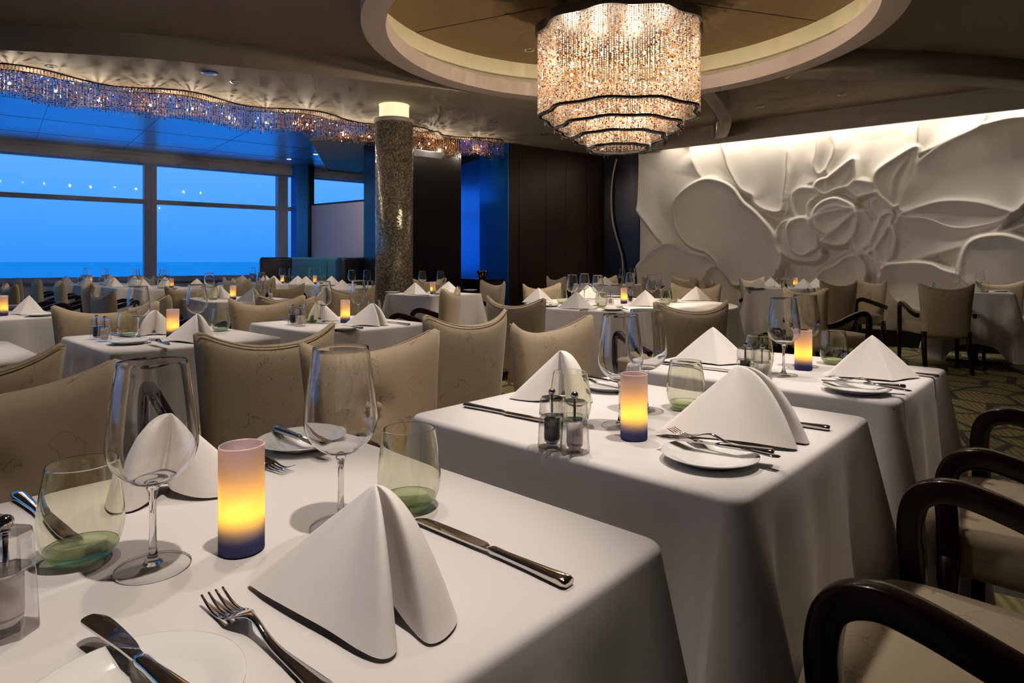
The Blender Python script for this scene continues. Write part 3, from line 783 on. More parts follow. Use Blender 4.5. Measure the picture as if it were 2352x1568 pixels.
# ------------------------------------------------------------------ downlights in the ceilings
dl_ring = lathe('bezel', [(.035, 0), (.052, -.004), (.055, 0), (.052, .004), (.035, .012), (.035, 0)], M['downdark'], 28, False)
dl_lens = lathe('lens', [(.0, .006), (.020, .006), (.022, .010), (0, .012)], M['downlens'], 20)
dl_lens_b = lathe('lens', [(.0, -.001), (.034, -.001), (.034, .008), (0, .008)], M['downlens'], 20)
dl_well = lathe('well', [(.0, .012), (.034, .012), (.034, .002)], M['downdark'], 20, False)
def downlight(px_, py_, z, label, bright=False):
    Y = F*(z-H)/(HY-py_); X = (px_-HX)/F*Y
    ob = bpy.data.objects.new('downlight', None); COL.objects.link(ob); ob.location = (X, Y, z-.001)
    tag(ob, label, 'ceiling light', 'small recessed downlights in the ceiling')
    link('bezel', dl_ring, parent=ob); link('lens', dl_lens_b if bright else dl_lens, (0, 0, -.004), parent=ob)
    return ob
for (a, b, z, l) in [(118, 152, ZC, 'chrome recessed downlight above the far left of the crystal curtain'),
    (541, 188, ZC, 'chrome recessed downlight above the middle of the crystal curtain'),
    (1216, 115, 3.20, 'chrome recessed downlight inside the round ceiling recess'),
    (1134, 279, ZC, 'small recessed downlight between mosaic column and chandelier'),
    (1250, 307, ZC, 'small recessed downlight left of the chandelier bottom'),
    (1320, 329, ZC, 'small recessed downlight under the lowest chandelier tier'),
    (1745, 245, ZU, 'recessed downlight nearest the chandelier over the relief wall'),
    (1935, 217, ZU, 'recessed downlight midway along the ceiling before the relief wall'),
    (2112, 118, ZU, 'recessed downlight high at the right, left of its pair'),
    (2250, 162, ZU, 'recessed downlight at the far right of the ceiling')]:
    downlight(a, b, z, l)
for (a, b, l) in [(664, 365, 'bright downlight in the glossy blue ceiling, farthest left'), (725, 354, 'bright downlight in the glossy blue ceiling, middle one'), (792, 341, 'bright downlight in the glossy blue ceiling, next to the column')]:
    downlight(a, b, ZC-.001, l, True)
# oval blue ceiling grille
X_, Y_ = (481-HX)/F*(F*(ZC-H)/(HY-167)), F*(ZC-H)/(HY-167)
gr = link('ceiling_speaker', lathe('ceiling_speaker', [(0, -.004), (.062, -.004), (.075, 0), (.075, .006)], mat('blue_grille', (.03, .10, .45), .4, .6), 32), (X_, Y_, ZC-.004))
tag(gr, 'round blue speaker grille in the lower ceiling above the crystal curtain', 'ceiling speaker')

# ================================================================== KINDS OF THINGS
# ---- wine glass
def wineglass():
    bowl = [(.0045, .088), (.012, .0895), (.022, .094), (.033, .103), (.0405, .114), (.0438, .126), (.0440, .138), (.0425, .158), (.0395, .180), (.0362, .203), (.0335, .2195)]
    bowl = [tuple(p) for p in smoothcurve(bowl, 3)]
    inner = [(max(.0, r_-.0010), z_+(.0022 if r_ < .02 else .0008)) for r_, z_ in bowl][::-1]
    b = lathe('bowl', [(0, .0878)]+bowl+[(bowl[-1][0]-.0003, bowl[-1][1]+.0005), (bowl[-1][0]-.0008, bowl[-1][1]+.0005)]+inner[1:-2]+[(.0, inner[-3][1]-.0002)], M['bowlglass'], 48, False)
    b.set_sharp_from_angle(angle=R(50))
    stem = lathe('stem', [(.0045, .0885), (.0062, .0855), (.0046, .080), (.0036, .070), (.0034, .045), (.0038, .022), (.0055, .012), (.009, .0062), (.010, .005), (0, .005)], M['solidglass'], 20, True)
    foot = lathe('foot', [(0, 0.0005), (.0365, 0.0005), (.0372, .0012), (.0365, .0020), (.020, .0032), (.010, .0052), (0, .0055)], M['foot'], 40, False)
    fr = lathe('foot_rim', [(.0366, .0004), (.0374, .0012), (.0366, .0021), (.0360, .0012)], M['solidglass'], 40, False)
    return Kind('wine_glass', 'glass', [('bowl', b, (0, 0, 0), []), ('stem', stem, (0, 0, 0), []), ('foot', foot, (0, 0, 0), [('foot_rim', fr, (0, 0, 0))])])
def tumbler():
    body = smoothcurve([(.0364, .0150), (.0392, .024), (.0412, .038), (.0408, .055), (.0385, .075), (.0355, .093), (.0335, .1045)], 4)
    body = [tuple(p) for p in body]; inner = [(r_-.0011, z_+(.0004 if z_ > .02 else -.0002)) for r_, z_ in body][::-1]
    b = lathe('bowl', body+[(body[-1][0]-.0003, body[-1][1]+.0006), (body[-1][0]-.0009, body[-1][1]+.0006)]+inner+[body[0]], M['tumblerglass'], 48, False)
    b.set_sharp_from_angle(angle=R(50))
    base = lathe('base', [(0, .0012), (.0255, .0012), (.0325, .0080), (.0362, .0146), (.0354, .0149), (.0310, .0110), (.022, .0085), (.012, .0088), (0, .0095)], M['greenbase'], 48, False)
    return Kind('tumbler', 'glass', [('bowl', b, (0, 0, 0), []), ('base', base, (0, 0, 0), [], 'thick green glass base')])
def candle():
    tube = lathe('glass_tube', [(0, .0006), (.0235, .0006), (.0245, .0016)] + [(.0245, z) for z in np.linspace(.006, .117, 12)] + [(.0243, .1185), (.0235, .119), (.0230, .118)], M['candleglass'], 40, False)
    cup = lathe('candle', [(0, .004), (.019, .004), (.019, .026), (.010, .028), (0, .028)], M['wax'], 24)
    fl = lathe('flame', [(0, .036), (.0045, .040), (.0062, .046), (.0045, .054), (.002, .060), (0, .064)], M['flame'], 16)
    return Kind('candle_holder', 'candle', [('glass_tube', tube, (0, 0, 0), [], 'frosted glass, blue at the foot and rosy above'), ('candle', cup, (0, 0, 0), [('flame', fl, (0, 0, 0))])])
def mill(black):
    fl8 = lambda a: 1 - .085*abs(math.sin(4*a))**.6
    body = lathe('body', [(0, .0005), (.0255, .0005), (.0262, .003), (.0235, .052), (.0215, .0545), (0, .0545)], M['acrylic'], 64, False, False, fl8)
    top = lathe('cap', [(0, .0555), (.0205, .0555), (.0235, .058), (.0215, .085), (.0195, .0875), (0, .0875)], M['acrylic_cap'], 64, False, False, fl8)
    fill = lathe('contents', [(0, .016), (.0140, .016), (.0136, .051), (0, .051)], M['pepper'] if black else M['salt'], 24)
    rod = lathe('spindle', [(.0022, .012), (.0022, .09)], M['chrome'], 10)
    knob = lathe('knob', [(0, .0885), (.004, .0885), (.0035, .0905)] + [(.0066*math.sin(a), .0965-.0066*math.cos(a)) for a in np.linspace(.5, PI, 9)], M['chrome'], 20, False)
    grinder = lathe('grinder', [(0, .0065), (.009, .0065), (.0135, .011), (.0135, .0155), (0, .0155)], M['chrome'] if black else M['salt'], 20)
    nm = 'pepper_mill' if black else 'salt_mill'
    return Kind(nm, nm.replace('_', ' '), [('body', body, (0, 0, 0), [('contents', fill, (0, 0, 0)), ('grinder', grinder, (0, 0, 0))]), ('cap', top, (0, 0, 0), [('spindle', rod, (0, 0, 0))]), ('knob', knob, (0, 0, 0), [], 'polished ball knob')])
def plate():
    me = lathe('bread_plate', [(0, .0035), (.040, .0035), (.044, .0020), (.046, .0005), (.048, .0008), (.050, .0035), (.060, .0070), (.0745, .0125), (.0768, .0135), (.0770, .0148), (.0755, .0152), (.064, .0110), (.0535, .0078), (.0515, .0068), (.048, .0065), (.035, .0058), (0, .0055)], M['porcelain'], 72, False)
    return Kind('bread_plate', 'plate', [('bread_plate', me, (0, 0, 0), [])])
def knife(L=.235, blade_w=.0098, butter=False):
    # along +x: handle from 0 to hl, blade beyond
    hl = L*.46
    hp = []
    st = [(0, .0075, .0038), (.004, .0092, .0048), (.015, .0088, .0046), (.05, .0068, .0040), (.09*L/.235, .0056, .0036), (hl-.004, .0060, .0040), (hl, .0054, .0036), (hl+.006, .0040, .0022)]
    vs, fs, ns = [], [], 14
    for (x, w, t) in st:
        for k in range(ns):
            a = 2*PI*k/ns; c, s = math.cos(a), math.sin(a)
            vs.append((x, math.copysign(abs(c)**.6, c)*w, .0046+math.copysign(abs(s)**.8, s)*t))
    for i in range(len(st)-1):
        for k in range(ns):
            j = (k+1) % ns; fs.append((i*ns+k, i*ns+j, (i+1)*ns+j, (i+1)*ns+k))
    fs.append(tuple(range(ns-1, -1, -1))); fs.append(tuple((len(st)-1)*ns+k for k in range(ns)))
    h = fix(me_from('handle', vs, fs, M['chrome']))
    # blade: outline prism, thin wedge
    if butter: ol = [(hl, -.0035), (hl+.012, -.0050), (hl+.03, -.0085), (L-.03, -.0105), (L-.010, -.0095), (L-.001, -.004), (L, .002), (L-.004, .0075), (L-.016, .0078), (hl+.03, .0048), (hl, .0035)]
    else: ol = [(hl, -.0035), (hl+.006, -.0042), (hl+.014, -.0088), (hl+.03, -.0100), (L-.04, -.0098), (L-.015, -.0080), (L-.002, -.001), (L, .004), (L-.006, .0068), (hl+.03, .0060), (hl, .0040)]
    ol = [tuple(p) for p in smoothcurve(ol, 3, True)]
    n = len(ol); t = .0011
    vs = [(x, y, .0046-t*(.35 if y < -.006 else 1)) for x, y in ol] + [(x, y, .0046+t*(.35 if y < -.006 else 1)) for x, y in ol]
    fs = [tuple(range(n-1, -1, -1)), tuple(range(n, 2*n))] + [(i, (i+1) % n, n+(i+1) % n, n+i) for i in range(n)]
    b = fix(me_from('blade', vs, fs, M['chrome'], False))
    nm = 'butter_knife' if butter else 'table_knife'
    return Kind(nm, 'knife', [('handle', h, (0, 0, 0), []), ('blade', b, (0, 0, 0), [])])
def fork(L=.200):
    bm = bmesh.new()
    def zc(x):   # side profile: the neck arches up, tines curve
        u_ = x/L
        return .0035 + .011*math.exp(-((u_-.60)/.13)**2) + .006*max(0, (u_-.86)/.14)**2 - .002*math.exp(-((u_-.84)/.08)**2)
    def strip(prof, yc=lambda x: 0, nsec=8):
        rings = []
        for (x, w, t) in prof:
            rings.append([bm.verts.new((x, yc(x)+math.cos(2*PI*k/nsec)*w, zc(x)+math.sin(2*PI*k/nsec)*t)) for k in range(nsec)])
        for a, b in zip(rings[:-1], rings[1:]):
            for k in range(nsec): bm.faces.new((a[k], a[(k+1) % nsec], b[(k+1) % nsec], b[k]))
        bm.faces.new(rings[0][::-1]); bm.faces.new(rings[-1])
    xs = np.linspace(0, 1, 26); pr = []
    for u_ in xs:
        x = u_*L*.76
        w = np.interp(u_*.76, [0, .02, .08, .3, .52, .60, .66, .72, .76], [.0055, .0085, .0082, .0052, .0030, .0034, .0080, .0122, .0125])
        t = np.interp(u_*.76, [0, .02, .3, .55, .66, .76], [.0012, .0022, .0022, .0024, .0014, .0010])
        pr.append((x, w, t))
    strip(pr, nsec=12)
    me = bpy.data.meshes.new('handle'); bmesh.ops.recalc_face_normals(bm, faces=bm.faces); bm.to_mesh(me); me.materials.append(M['chrome']); me.polygons.foreach_set('use_smooth', [True]*len(me.polygons))
    bm.free(); bm = bmesh.new()
    for j in range(4):
        y0 = (-1.5+j)*.0066
        prof = [(L*(.745+.255*q), .0024-.0012*q, .0011-.0004*q) for q in np.linspace(0, 1, 9)]
        rings = []
        for (x, w, t) in prof:
            rings.append([bm.verts.new((x, y0+math.cos(2*PI*k/8)*w, zc(x)+math.sin(2*PI*k/8)*t)) for k in range(8)])
        for a, b in zip(rings[:-1], rings[1:]):
            for k in range(8): bm.faces.new((a[k], a[(k+1) % 8], b[(k+1) % 8], b[k]))
        bm.faces.new(rings[0][::-1]); bm.faces.new(rings[-1])
    m2 = bpy.data.meshes.new('tines'); bmesh.ops.recalc_face_normals(bm, faces=bm.faces); bm.to_mesh(m2); m2.materials.append(M['chrome']); m2.polygons.foreach_set('use_smooth', [True]*len(m2.polygons)); bm.free()
    return Kind('fork', 'fork', [('handle', me, (0, 0, 0), []), ('tines', m2, (0, 0, 0), [])])

# ---- napkins: a cone of folded linen standing on a curved foot line
def napkin(base, apex, name='folded_napkin', bulge=None, nt_=26, lift=.0015, tails=True):
    P = smoothcurve([(b_[0], b_[1]*1.2 if b_[1] < 0 else b_[1]*1.1) + tuple(b_[2:]) for b_ in base], 12, True); n = len(P)
    vs, fs = [], []
    for j in range(nt_+1):
        t = j/nt_
        for i, p in enumerate(P):
            b = p[3] if len(p) > 3 else 0
            e_ = t**(1.0-.38*b)                       # b>0: rounded outward belly
            x = apex[0]+(p[0]-apex[0])*e_; y = apex[1]+(p[1]-apex[1])*e_
            hz = apex[2]*(1-t**(1.0+.45*b)) + (p[2]+lift)*t
            if t < .12: hz -= apex[2]*.010*(1-(t/.12))**2
            vs.append((x, y, hz))
    for j in range(nt_):
        for i in range(n):
            k = (i+1) % n; fs.append((j*n+i, (j+1)*n+i, (j+1)*n+k, j*n+k))
    me = me_from(name, vs, fs, M['napkin'])
    bm = bmesh.new(); bm.from_mesh(me); bmesh.ops.remove_doubles(bm, verts=bm.verts, dist=1e-5); bmesh.ops.recalc_face_normals(bm, faces=bm.faces)
    if tails:
        for (cx_, cy_, a_, w_, l_) in tails:
            c, s = math.cos(a_), math.sin(a_)
            q = [bm.verts.new((cx_+c*u_-s*v_, cy_+s*u_+c*v_, z_)) for (u_, v_, z_) in ((-w_, 0, .012), (w_, 0, .012), (w_*.6, -l_, .001), (-w_*.3, -l_, .001))]
            q2 = [bm.verts.new(v.co+Vector((0, .004, .003))) for v in q]
            bm.faces.new(q); bm.faces.new(q2[::-1])
            for i in range(4): bm.faces.new((q[i], q2[i], q2[(i+1) % 4], q[(i+1) % 4]))
    bm.to_mesh(me); bm.free()
    return me
# curled tent seen with its open end to the right (x to the right, -y to the viewer)
nap_curl = napkin([(-.128, .004, .002, 0), (-.110, -.010, .004, 0), (-.06, -.028, .006, 0), (0, -.046, .006, .2), (.045, -.060, .004, .6), (.068, -.062, .002, .9), (.075, -.052, .002, .9),
                   (.064, -.036, .004, .5), (.040, -.018, .02, .1), (.036, -.008, .02, .1), (.070, -.022, .004, .6), (.096, -.034, .001, 1.0), (.108, -.020, .001, 1.0), (.104, .006, .002, .8), (.07, .034, .002, .4), (0, .040, .002, .1), (-.07, .024, .002, 0)],
                  (.008, .022, .116), tails=False)
# the same fold, wider mouth (second table)
nap_open = napkin([(-.135, .006, .002, 0), (-.10, -.006, .004, 0), (-.04, -.022, .008, 0), (.04, -.040, .008, .1), (.095, -.050, .008, .5), (.112, -.044, .010, .9), (.112, -.034, .02, .8),
                   (.070, -.014, .03, .1), (.055, -.004, .03, .1), (.090, -.012, .015, .6), (.120, -.024, .004, 1.0), (.130, -.006, .003, 1.0), (.115, .020, .002, .6), (.05, .036, .002, .1), (-.05, .024, .002, 0)],
                  (.004, -.004, .118), tails=False)
# plain pyramid with a front ridge
nap_tent = napkin([(-.125, .004, .001, .1), (-.06, -.020, .003, 0), (0, -.044, .003, 0), (.012, -.049, .002, 0), (.026, -.046, .002, 0), (.07, -.022, .003, 0), (.118, .002, .001, .1), (.112, .016, .001, 0), (.05, .030, .001, 0), (-.05, .032, .001, 0), (-.115, .016, .001, 0)],
                  (0, .016, .116), tails=False)
# two rounded lobes seen from the open side
nap_lobes = napkin([(-.075, -.018, .001, 1), (-.055, -.050, .001, 1), (-.030, -.050, .001, .9), (-.016, -.026, .006, .4), (-.010, -.004, .02, 0), (.006, -.018, .010, .1), (.05, -.030, .002, .1), (.105, -.014, .001, 0), (.112, .004, .001, 0), (.06, .026, .001, .1), (-.02, .034, .001, .4), (-.068, .018, .001, .9)],
                   (.0, 0, .114), tails=False)
K_N = {'curl': Kind('folded_napkin', 'napkin', [('folded_napkin', nap_curl, (0, 0, 0), [])]),
       'open': Kind('folded_napkin', 'napkin', [('folded_napkin', nap_open, (0, 0, 0), [])]),
       'tent': Kind('folded_napkin', 'napkin', [('folded_napkin', nap_tent, (0, 0, 0), [])]),
       'lobes': Kind('folded_napkin', 'napkin', [('folded_napkin', nap_lobes, (0, 0, 0), [])])}
K_WG, K_TU, K_CA, K_PM, K_SM, K_PL = wineglass(), tumbler(), candle(), mill(True), mill(False), plate()
K_KN, K_BK, K_FO = knife(), knife(.185, butter=True), fork()

# ---- armchair
def armchair():
    # back: closed shell
    nu, nv = 28, 24
    zb = .335
    def rim(s): return .805 + .068*abs(s)**2.3 - .020*max(0, (abs(s)-.90)/.10)**2
    def shell(side, s, t):
        hw = .205 + .040*t**1.4
        z = zb + (rim(s)-zb)*t
        x = s*hw
        bend = .048*(abs(s)**2.2)*(.35+.65*t)
        lean = -.050*t
        th = .036*(1-abs(s)**9)**.5*(1-t**14)**.5*(1-(1-t)**20)**.5
        dent = 0
        yb = -.235 + bend + lean
        if side > 0:
            d = math.hypot(x, (z-.650))
            dent = -.020*math.exp(-(d/.045)**2)
            th += .010*math.exp(-((t-.45)/.4)**2)*(1-s*s)
        return (x, yb + side*th + dent, z)
    vs, fs = [], []
    for side in (1, -1):
        for j in range(nv+1):
            for i in range(nu+1):
                vs.append(shell(side, -1+2*i/nu, j/nv))
    o = (nu+1)*(nv+1)
    for j in range(nv):
        for i in range(nu):
            a = j*(nu+1)+i
            fs.append((a, a+1, a+nu+2, a+nu+1)); fs.append((o+a, o+a+nu+1, o+a+nu+2, o+a+1))
    def seam(lst):
        for a, b in zip(lst[:-1], lst[1:]): fs.append((a, b, o+b, o+a))
    seam([i for i in range(nu+1)]); seam([nv*(nu+1)+i for i in range(nu+1)])
    seam([j*(nu+1) for j in range(nv+1)]); seam([j*(nu+1)+nu for j in range(nv+1)])
    me = me_from('backrest', vs, fs, M['fabric'])
    bm = bmesh.new(); bm.from_mesh(me); bmesh.ops.remove_doubles(bm, verts=bm.verts, dist=1e-5); bmesh.ops.dissolve_degenerate(bm, edges=bm.edges, dist=1e-5); bmesh.ops.recalc_face_normals(bm, faces=bm.faces); bm.to_mesh(me); bm.free()
    back = me
    btn = lathe('button', [(0, .010), (.008, .009), (.0145, .005), (.016, 0), (.014, -.004), (0, -.006)], M['fabric'], 20)
    btn.transform(Matrix.Translation((0, -.232, .650)) @ Matrix.Rotation(-PI/2, 4, 'X'))
    # piping along the top edge
    top = [shell(-1, s_, .985) for s_ in np.linspace(-.97, .97, 30)]
    pip = sweep([(p[0], p[1]-.006, p[2]+.002) for p in top], .005, .005, M['fabric'], up=(0, 1, 0), nsec=6, power=2)
    # seat
    n = 48; vs, fs = [], []
    lay = [(.86, .365, 0), (.98, .372, 0), (1.0, .39, 0), (1.0, .445, 0), (.985, .462, 0), (.93, .472, 0), (.75, .480, 0), (.45, .486, 0), (.0, .488, 0)]
    for (k_, z, _) in lay:
        for i in range(n):
            a = 2*PI*i/n; c, s_ = math.cos(a), math.sin(a); p = 5.5
            x = math.copysign(abs(c)**(2/p), c); y = math.copysign(abs(s_)**(2/p), s_)
            w = .238 + .016*(y+1)/2
            vs.append((x*w*k_, .005+y*.232*k_, z))
    for j in range(len(lay)-1):
        for i in range(n):
            k_ = (i+1) % n; fs.append((j*n+i, j*n+k_, (j+1)*n+k_, (j+1)*n+i))
    fs.append(tuple(range(n-1, -1, -1)))
    seat = me_from('seat', vs, fs, M['fabric']); bm = bmesh.new(); bm.from_mesh(seat); bmesh.ops.remove_doubles(bm, verts=bm.verts, dist=1e-5); bmesh.ops.recalc_face_normals(bm, faces=bm.faces); bm.to_mesh(seat); bm.free()
    parts = [('seat', seat, (0, 0, 0), []), ('backrest', back, (0, 0, 0), [('button', btn, (0, 0, 0)), ('piping', pip, (0, 0, 0))])]
    for sgn in (-1, 1):
        x = sgn*.262
        path = smoothcurve([(x*.93, -.235, .550), (x, -.15, .573), (x, -.03, .614), (x, .06, .641), (x, .115, .645), (x, .157, .620), (x, .170, .565), (x, .166, .50), (x, .165, .42)], 6)
        parts.append(('arm', sweep(path, .034, .044, M['darkwood'], 'arm', 16, 7), (0, 0, 0), []))
        lf = sweep([(x, .165, .42), (x, .167, .30), (x, .172, .12), (x, .176, 0)], .036, .042, M['darkwood'], 'leg', 8, 8, taper=lambda q: 1.0-.32*q)
        lb = sweep([(sgn*.190, -.235, .40), (sgn*.192, -.245, .25), (sgn*.196, -.275, .08), (sgn*.198, -.290, 0)], .040, .046, M['darkwood'], 'leg', 8, 8, taper=lambda q: 1.0-.30*q)
        parts += [('leg', lf, (0, 0, 0), []), ('leg', lb, (0, 0, 0), [])]
    return Kind('armchair', 'chair', parts)
K_CH = armchair()
def chair(x, y, ang, label, group='taupe dining armchairs', detail=True):
    return K_CH.place((x, y, 0), ang, label, group, detail)
def chair_ear(px_, Y_, fdeg, label, off=.27, detail=True):
    """chair whose back top is centred at picture column px_, distance Y_; facing fdeg (world heading of the sitter)"""
    X_ = (px_-HX)/F*Y_; f = R(fdeg)
    return chair(X_+off*math.cos(f), Y_+off*math.sin(f), f-PI/2, label, detail=detail)

# ---- tables and cloths
def cloth_mesh(hx, hy, drop=.50, rc=.03, flare=.20, cdrop=.16, round_=False, seed=0):
    rg = random.Random(seed)
    per = []     # (x, y, nx, ny, dist to nearest corner along the edge)
    if round_:
        N = 160
        for i in range(N):
            a = 2*PI*i/N; per.append((hx*math.cos(a), hy*math.sin(a), math.cos(a), math.sin(a), abs(((a-PI/4+PI/4) % (PI/2))-PI/4)*hx))
    else:
        def side(x0, y0, x1, y1, nx, ny, m_=34):
            L = math.hypot(x1-x0, y1-y0)
            for i in range(m_+1):
                # denser near corners
                t = .5-.5*math.cos(PI*i/m_)
                d = min(t, 1-t)*L
                per.append((x0+(x1-x0)*t, y0+(y1-y0)*t, nx, ny, d+.006))
        def corner(cx_, cy_, a0):
            for i in range(1, 8):
                a = a0+PI/2*i/8
                per.append((cx_+rc*math.cos(a), cy_+rc*math.sin(a), math.cos(a), math.sin(a), 0.0))
        side(hx-rc, -hy, -(hx-rc), -hy, 0, -1) if False else None
        side(-(hx-rc), -hy, hx-rc, -hy, 0, -1); corner(hx-rc, -(hy-rc), -PI/2)
        side(hx, -(hy-rc), hx, hy-rc, 1, 0); corner(hx-rc, hy-rc, 0)
        side(hx-rc, hy, -(hx-rc), hy, 0, 1); corner(-(hx-rc), hy-rc, PI/2)
        side(-hx, hy-rc, -hx, -(hy-rc), -1, 0); corner(-(hx-rc), -(hy-rc), PI)
    n = len(per); rb = .011
    prof = [(-rb*(1-math.sin(a)), -rb*(1-math.cos(a))) for a in np.linspace(0, PI/2, 6)]    # (outward, down) of the rounded edge
    vs, fs = [], []
    ph = rg.random()*6
    for (ow, dn) in prof:
        for (x, y, nx, ny, d) in per: vs.append((x+nx*ow, y+ny*ow, TZ+dn))
    nd = 22; arcl = 0; al = [0]
    for i in range(1, n): arcl += math.hypot(per[i][0]-per[i-1][0], per[i][1]-per[i-1][1]); al.append(arcl)
    for j in range(1, nd+1):
        q = j/nd
        for i, (x, y, nx, ny, d) in enumerate(per):
            cw = math.exp(-(d/.060)**2)
            if round_:
                L = drop+cdrop*.3; dd = q*L
                off = dd*.05 + dd*.16*(.5+.5*math.cos(11*math.atan2(y, x)+ph))**1.5
            else:
                L = drop + cdrop*math.exp(-(d/.12)**2); dd = q*L
                off = dd*(.018+flare*cw) - dd*.085*math.exp(-((d-.12)/.045)**2) + dd*.012*math.sin(al[i]*16+ph) + dd*.075*math.exp(-((d-.20)/.05)**2)
                off = max(off, .002)
            vs.append((x+nx*off, y+ny*off, TZ-rb-dd))
    rows = len(prof)+nd
    for j in range(rows-1):
        for i in range(n):
            k_ = (i+1) % n; fs.append((j*n+i, (j+1)*n+i, (j+1)*n+k_, j*n+k_))
    fs.append(tuple(range(n)))
    return fix(me_from('tablecloth', vs, fs, M['cloth']))
CLM = [cloth_mesh(.3225, .365, seed=1), cloth_mesh(.3225, .365, seed=4, flare=.23), cloth_mesh(.3225, .365, seed=9, flare=.17)]
def table_parts(hx, hy):
    top = boxes('tabletop', [(-hx, hx, -hy, hy, .715, .738)], M['darkwood'], .004)
    colm = lathe('column', [(.05, .03), (.035, .06), (.035, .70), (.09, .714)], M['black'], 20)
    ft = boxes('foot', [(-.24, .24, -.035, .035, 0, .03), (-.035, .035, -.24, .24, 0, .03)], M['black'], .004)
    return Kind('dining_table', 'table', [('tabletop', top, (0, 0, 0), []), ('column', colm, (0, 0, 0), []), ('foot', ft, (0, 0, 0), [])])
K_TB = table_parts(.316, .358)
def table_uv(u, v, desc, i=0):
    x, y = uv(u, v)
    K_TB.place((x, y, 0), math.atan2(AU[1], AU[0]), 'table under the cloth of ' + desc, 'dining tables under cloths')
    c = link('tablecloth', CLM[i % 3], (x, y, 0))
    c.rotation_euler = (0, 0, math.atan2(AU[1], AU[0]))
    tag(c, 'white linen tablecloth draped over ' + desc, 'tablecloth', 'white tablecloths')
    return c
bpy.context.view_layer.update()

def put(kind, px_, py_, label, rot=0, group=None, detail=True, z=TZ, dz=.0006):
    x, y = at(px_, py_, z)
    return kind.place((x, y, z+dz), rot, label, group, detail)
FL = bpy.data.lights.new('candle_light', 'POINT'); FL.energy = 1.5; FL.color = (1.0, .60, .06); FL.shadow_soft_size = .006
FL2 = FL
def put_candle(px_, py_, label, detail=True):
    ob = put(K_CA, px_, py_, label, 0, 'frosted candle holders', detail)
    l = bpy.data.objects.new('candle_light', FL); COL.objects.link(l); l.location = Vector(ob.location)+Vector((0, 0, .050)); 
    return ob
GW, GT, GN, GP = 'stemmed wine glasses', 'pale green tumblers', 'folded white napkins', 'white bread plates'
GC = 'steel cutlery'
def cut(kind, p, q, label, z0=TZ, dz=.001, lift=0.0, group=GC, detail=True, z1=None):
    """cutlery from handle end at picture point p towards the tip at q"""
    a = at(*p, z0+lift); b = at(*q, (z0+lift) if z1 is None else z1)
    ang = math.atan2(b[1]-a[1], b[0]-a[0])
    zz1 = (z0+lift) if z1 is None else z1
    pitch = -math.atan2(zz1-(z0+lift), math.hypot(b[0]-a[0], b[1]-a[1]))
    ob = kind.place((a[0], a[1], z0+dz+lift), ang, label, group, detail)
    if abs(pitch) > 1e-4: ob.rotation_euler = (0, pitch, ang)
    return ob

# ================================================================== FRONT ROW OF TABLES
D1 = 'the nearest table'
table_uv(.350, .735, 'the nearest table, lower left', 0)
put(K_WG, 351, 1304, 'large clear wine glass left of the candle on the nearest table', group=GW)
put(K_WG, 783, 1209, 'clear wine glass standing behind the big napkin on the nearest table', .5, group=GW)
put(K_TU, 187, 1284, 'pale green tumbler at the left of the nearest table, beside a wine glass', group=GT)
put(K_TU, 940, 1166, 'pale green tumbler directly behind the big napkin of the nearest table', group=GT)
put_candle(555, 1263, 'glowing frosted candle holder in the middle of the nearest table')
put(K_SM, 12, 1452, 'clear salt mill cut off by the left picture edge, nearest table', .3, group='salt mills')
put(K_PM, -52, 1415, 'pepper mill half outside the left picture edge, nearest table', .1, group='pepper mills')
def put_nap(kind, px_, py_, yaw, label, sc=1.0, sx_=1):
    ob = put(K_N[kind], px_, py_, label, R(yaw), GN); ob.scale = (sc*sx_, sc, sc); return ob
put_nap('curl', 820, 1392, -17, 'big curled white napkin in front, between candle and knife on the nearest table', .95)
put_nap('lobes', 398, 1135, 12, 'white napkin with two rounded lobes behind the large wine glass, nearest table', 1.0)
pl1 = K_PL.place((-.275, .4625, TZ+.0006), 0, 'white bread plate at the bottom edge of the picture', GP)
pl2 = put(K_PL, 694, 1024, 'white bread plate behind the candle on the nearest table', group=GP)
cut(K_BK, (452, 1640), (213, 1438), 'broad butter knife lying on the bread plate at the bottom edge', lift=.0145)
cut(K_FO, (752, 1600), (466, 1364), 'fork with raised tines beside the plate at the bottom edge', dz=.001)
cut(K_KN, (1308, 1350), (930, 1188), 'steel knife to the right of the big curled napkin, nearest table')
cut(K_KN, (40, 1143), (186, 1262), 'steel knife seen through the left tumbler of the nearest table')
cut(K_BK, (634, 990), (815, 1060), 'butter knife resting on the plate behind the candle, nearest table', lift=.0145)
cut(K_FO, (500, 1036), (686, 1094), 'fork lying beside the plate behind the candle, nearest table')

table_uv(1.170, .722, 'the second table of the front row', 1)
put(K_WG, 1425, 978, 'wine glass just left of the candle on the second table', group=GW)
put(K_WG, 1484, 944, 'wine glass just behind the candle on the second table', .4, group=GW)
put(K_TU, 1310, 975, 'pale green tumbler behind the mills on the second table', group=GT)
put(K_TU, 1575, 938, 'pale green tumbler right of the candle on the second table', group=GT)
put_candle(1456, 1007, 'glowing frosted candle holder on the second table')
put(K_PM, 1268, 1027, 'black-filled pepper mill on the second table', .2, group='pepper mills')
put(K_SM, 1320, 1038, 'white-filled salt mill on the second table', .5, group='salt mills')
put_nap('curl', 1690, 1004, -4, 'large white napkin with open right end on the second table', 1.12)
put_nap('lobes', 1285, 918, -8, 'white napkin behind the tumbler and mills of the second table', 1.02, -1)
pl3 = put(K_PL, 1630, 1060, 'white bread plate in front of the napkin on the second table', group=GP)
cut(K_BK, (1778, 1046), (1528, 1011), 'butter knife across the front plate of the second table', lift=.0165)
cut(K_FO, (1790, 1056), (1528, 992), 'fork crossing the butter knife on the front plate of the second table', lift=.0175)
cut(K_KN, (1068, 934), (1290, 978), 'steel knife left of the mills on the second table')
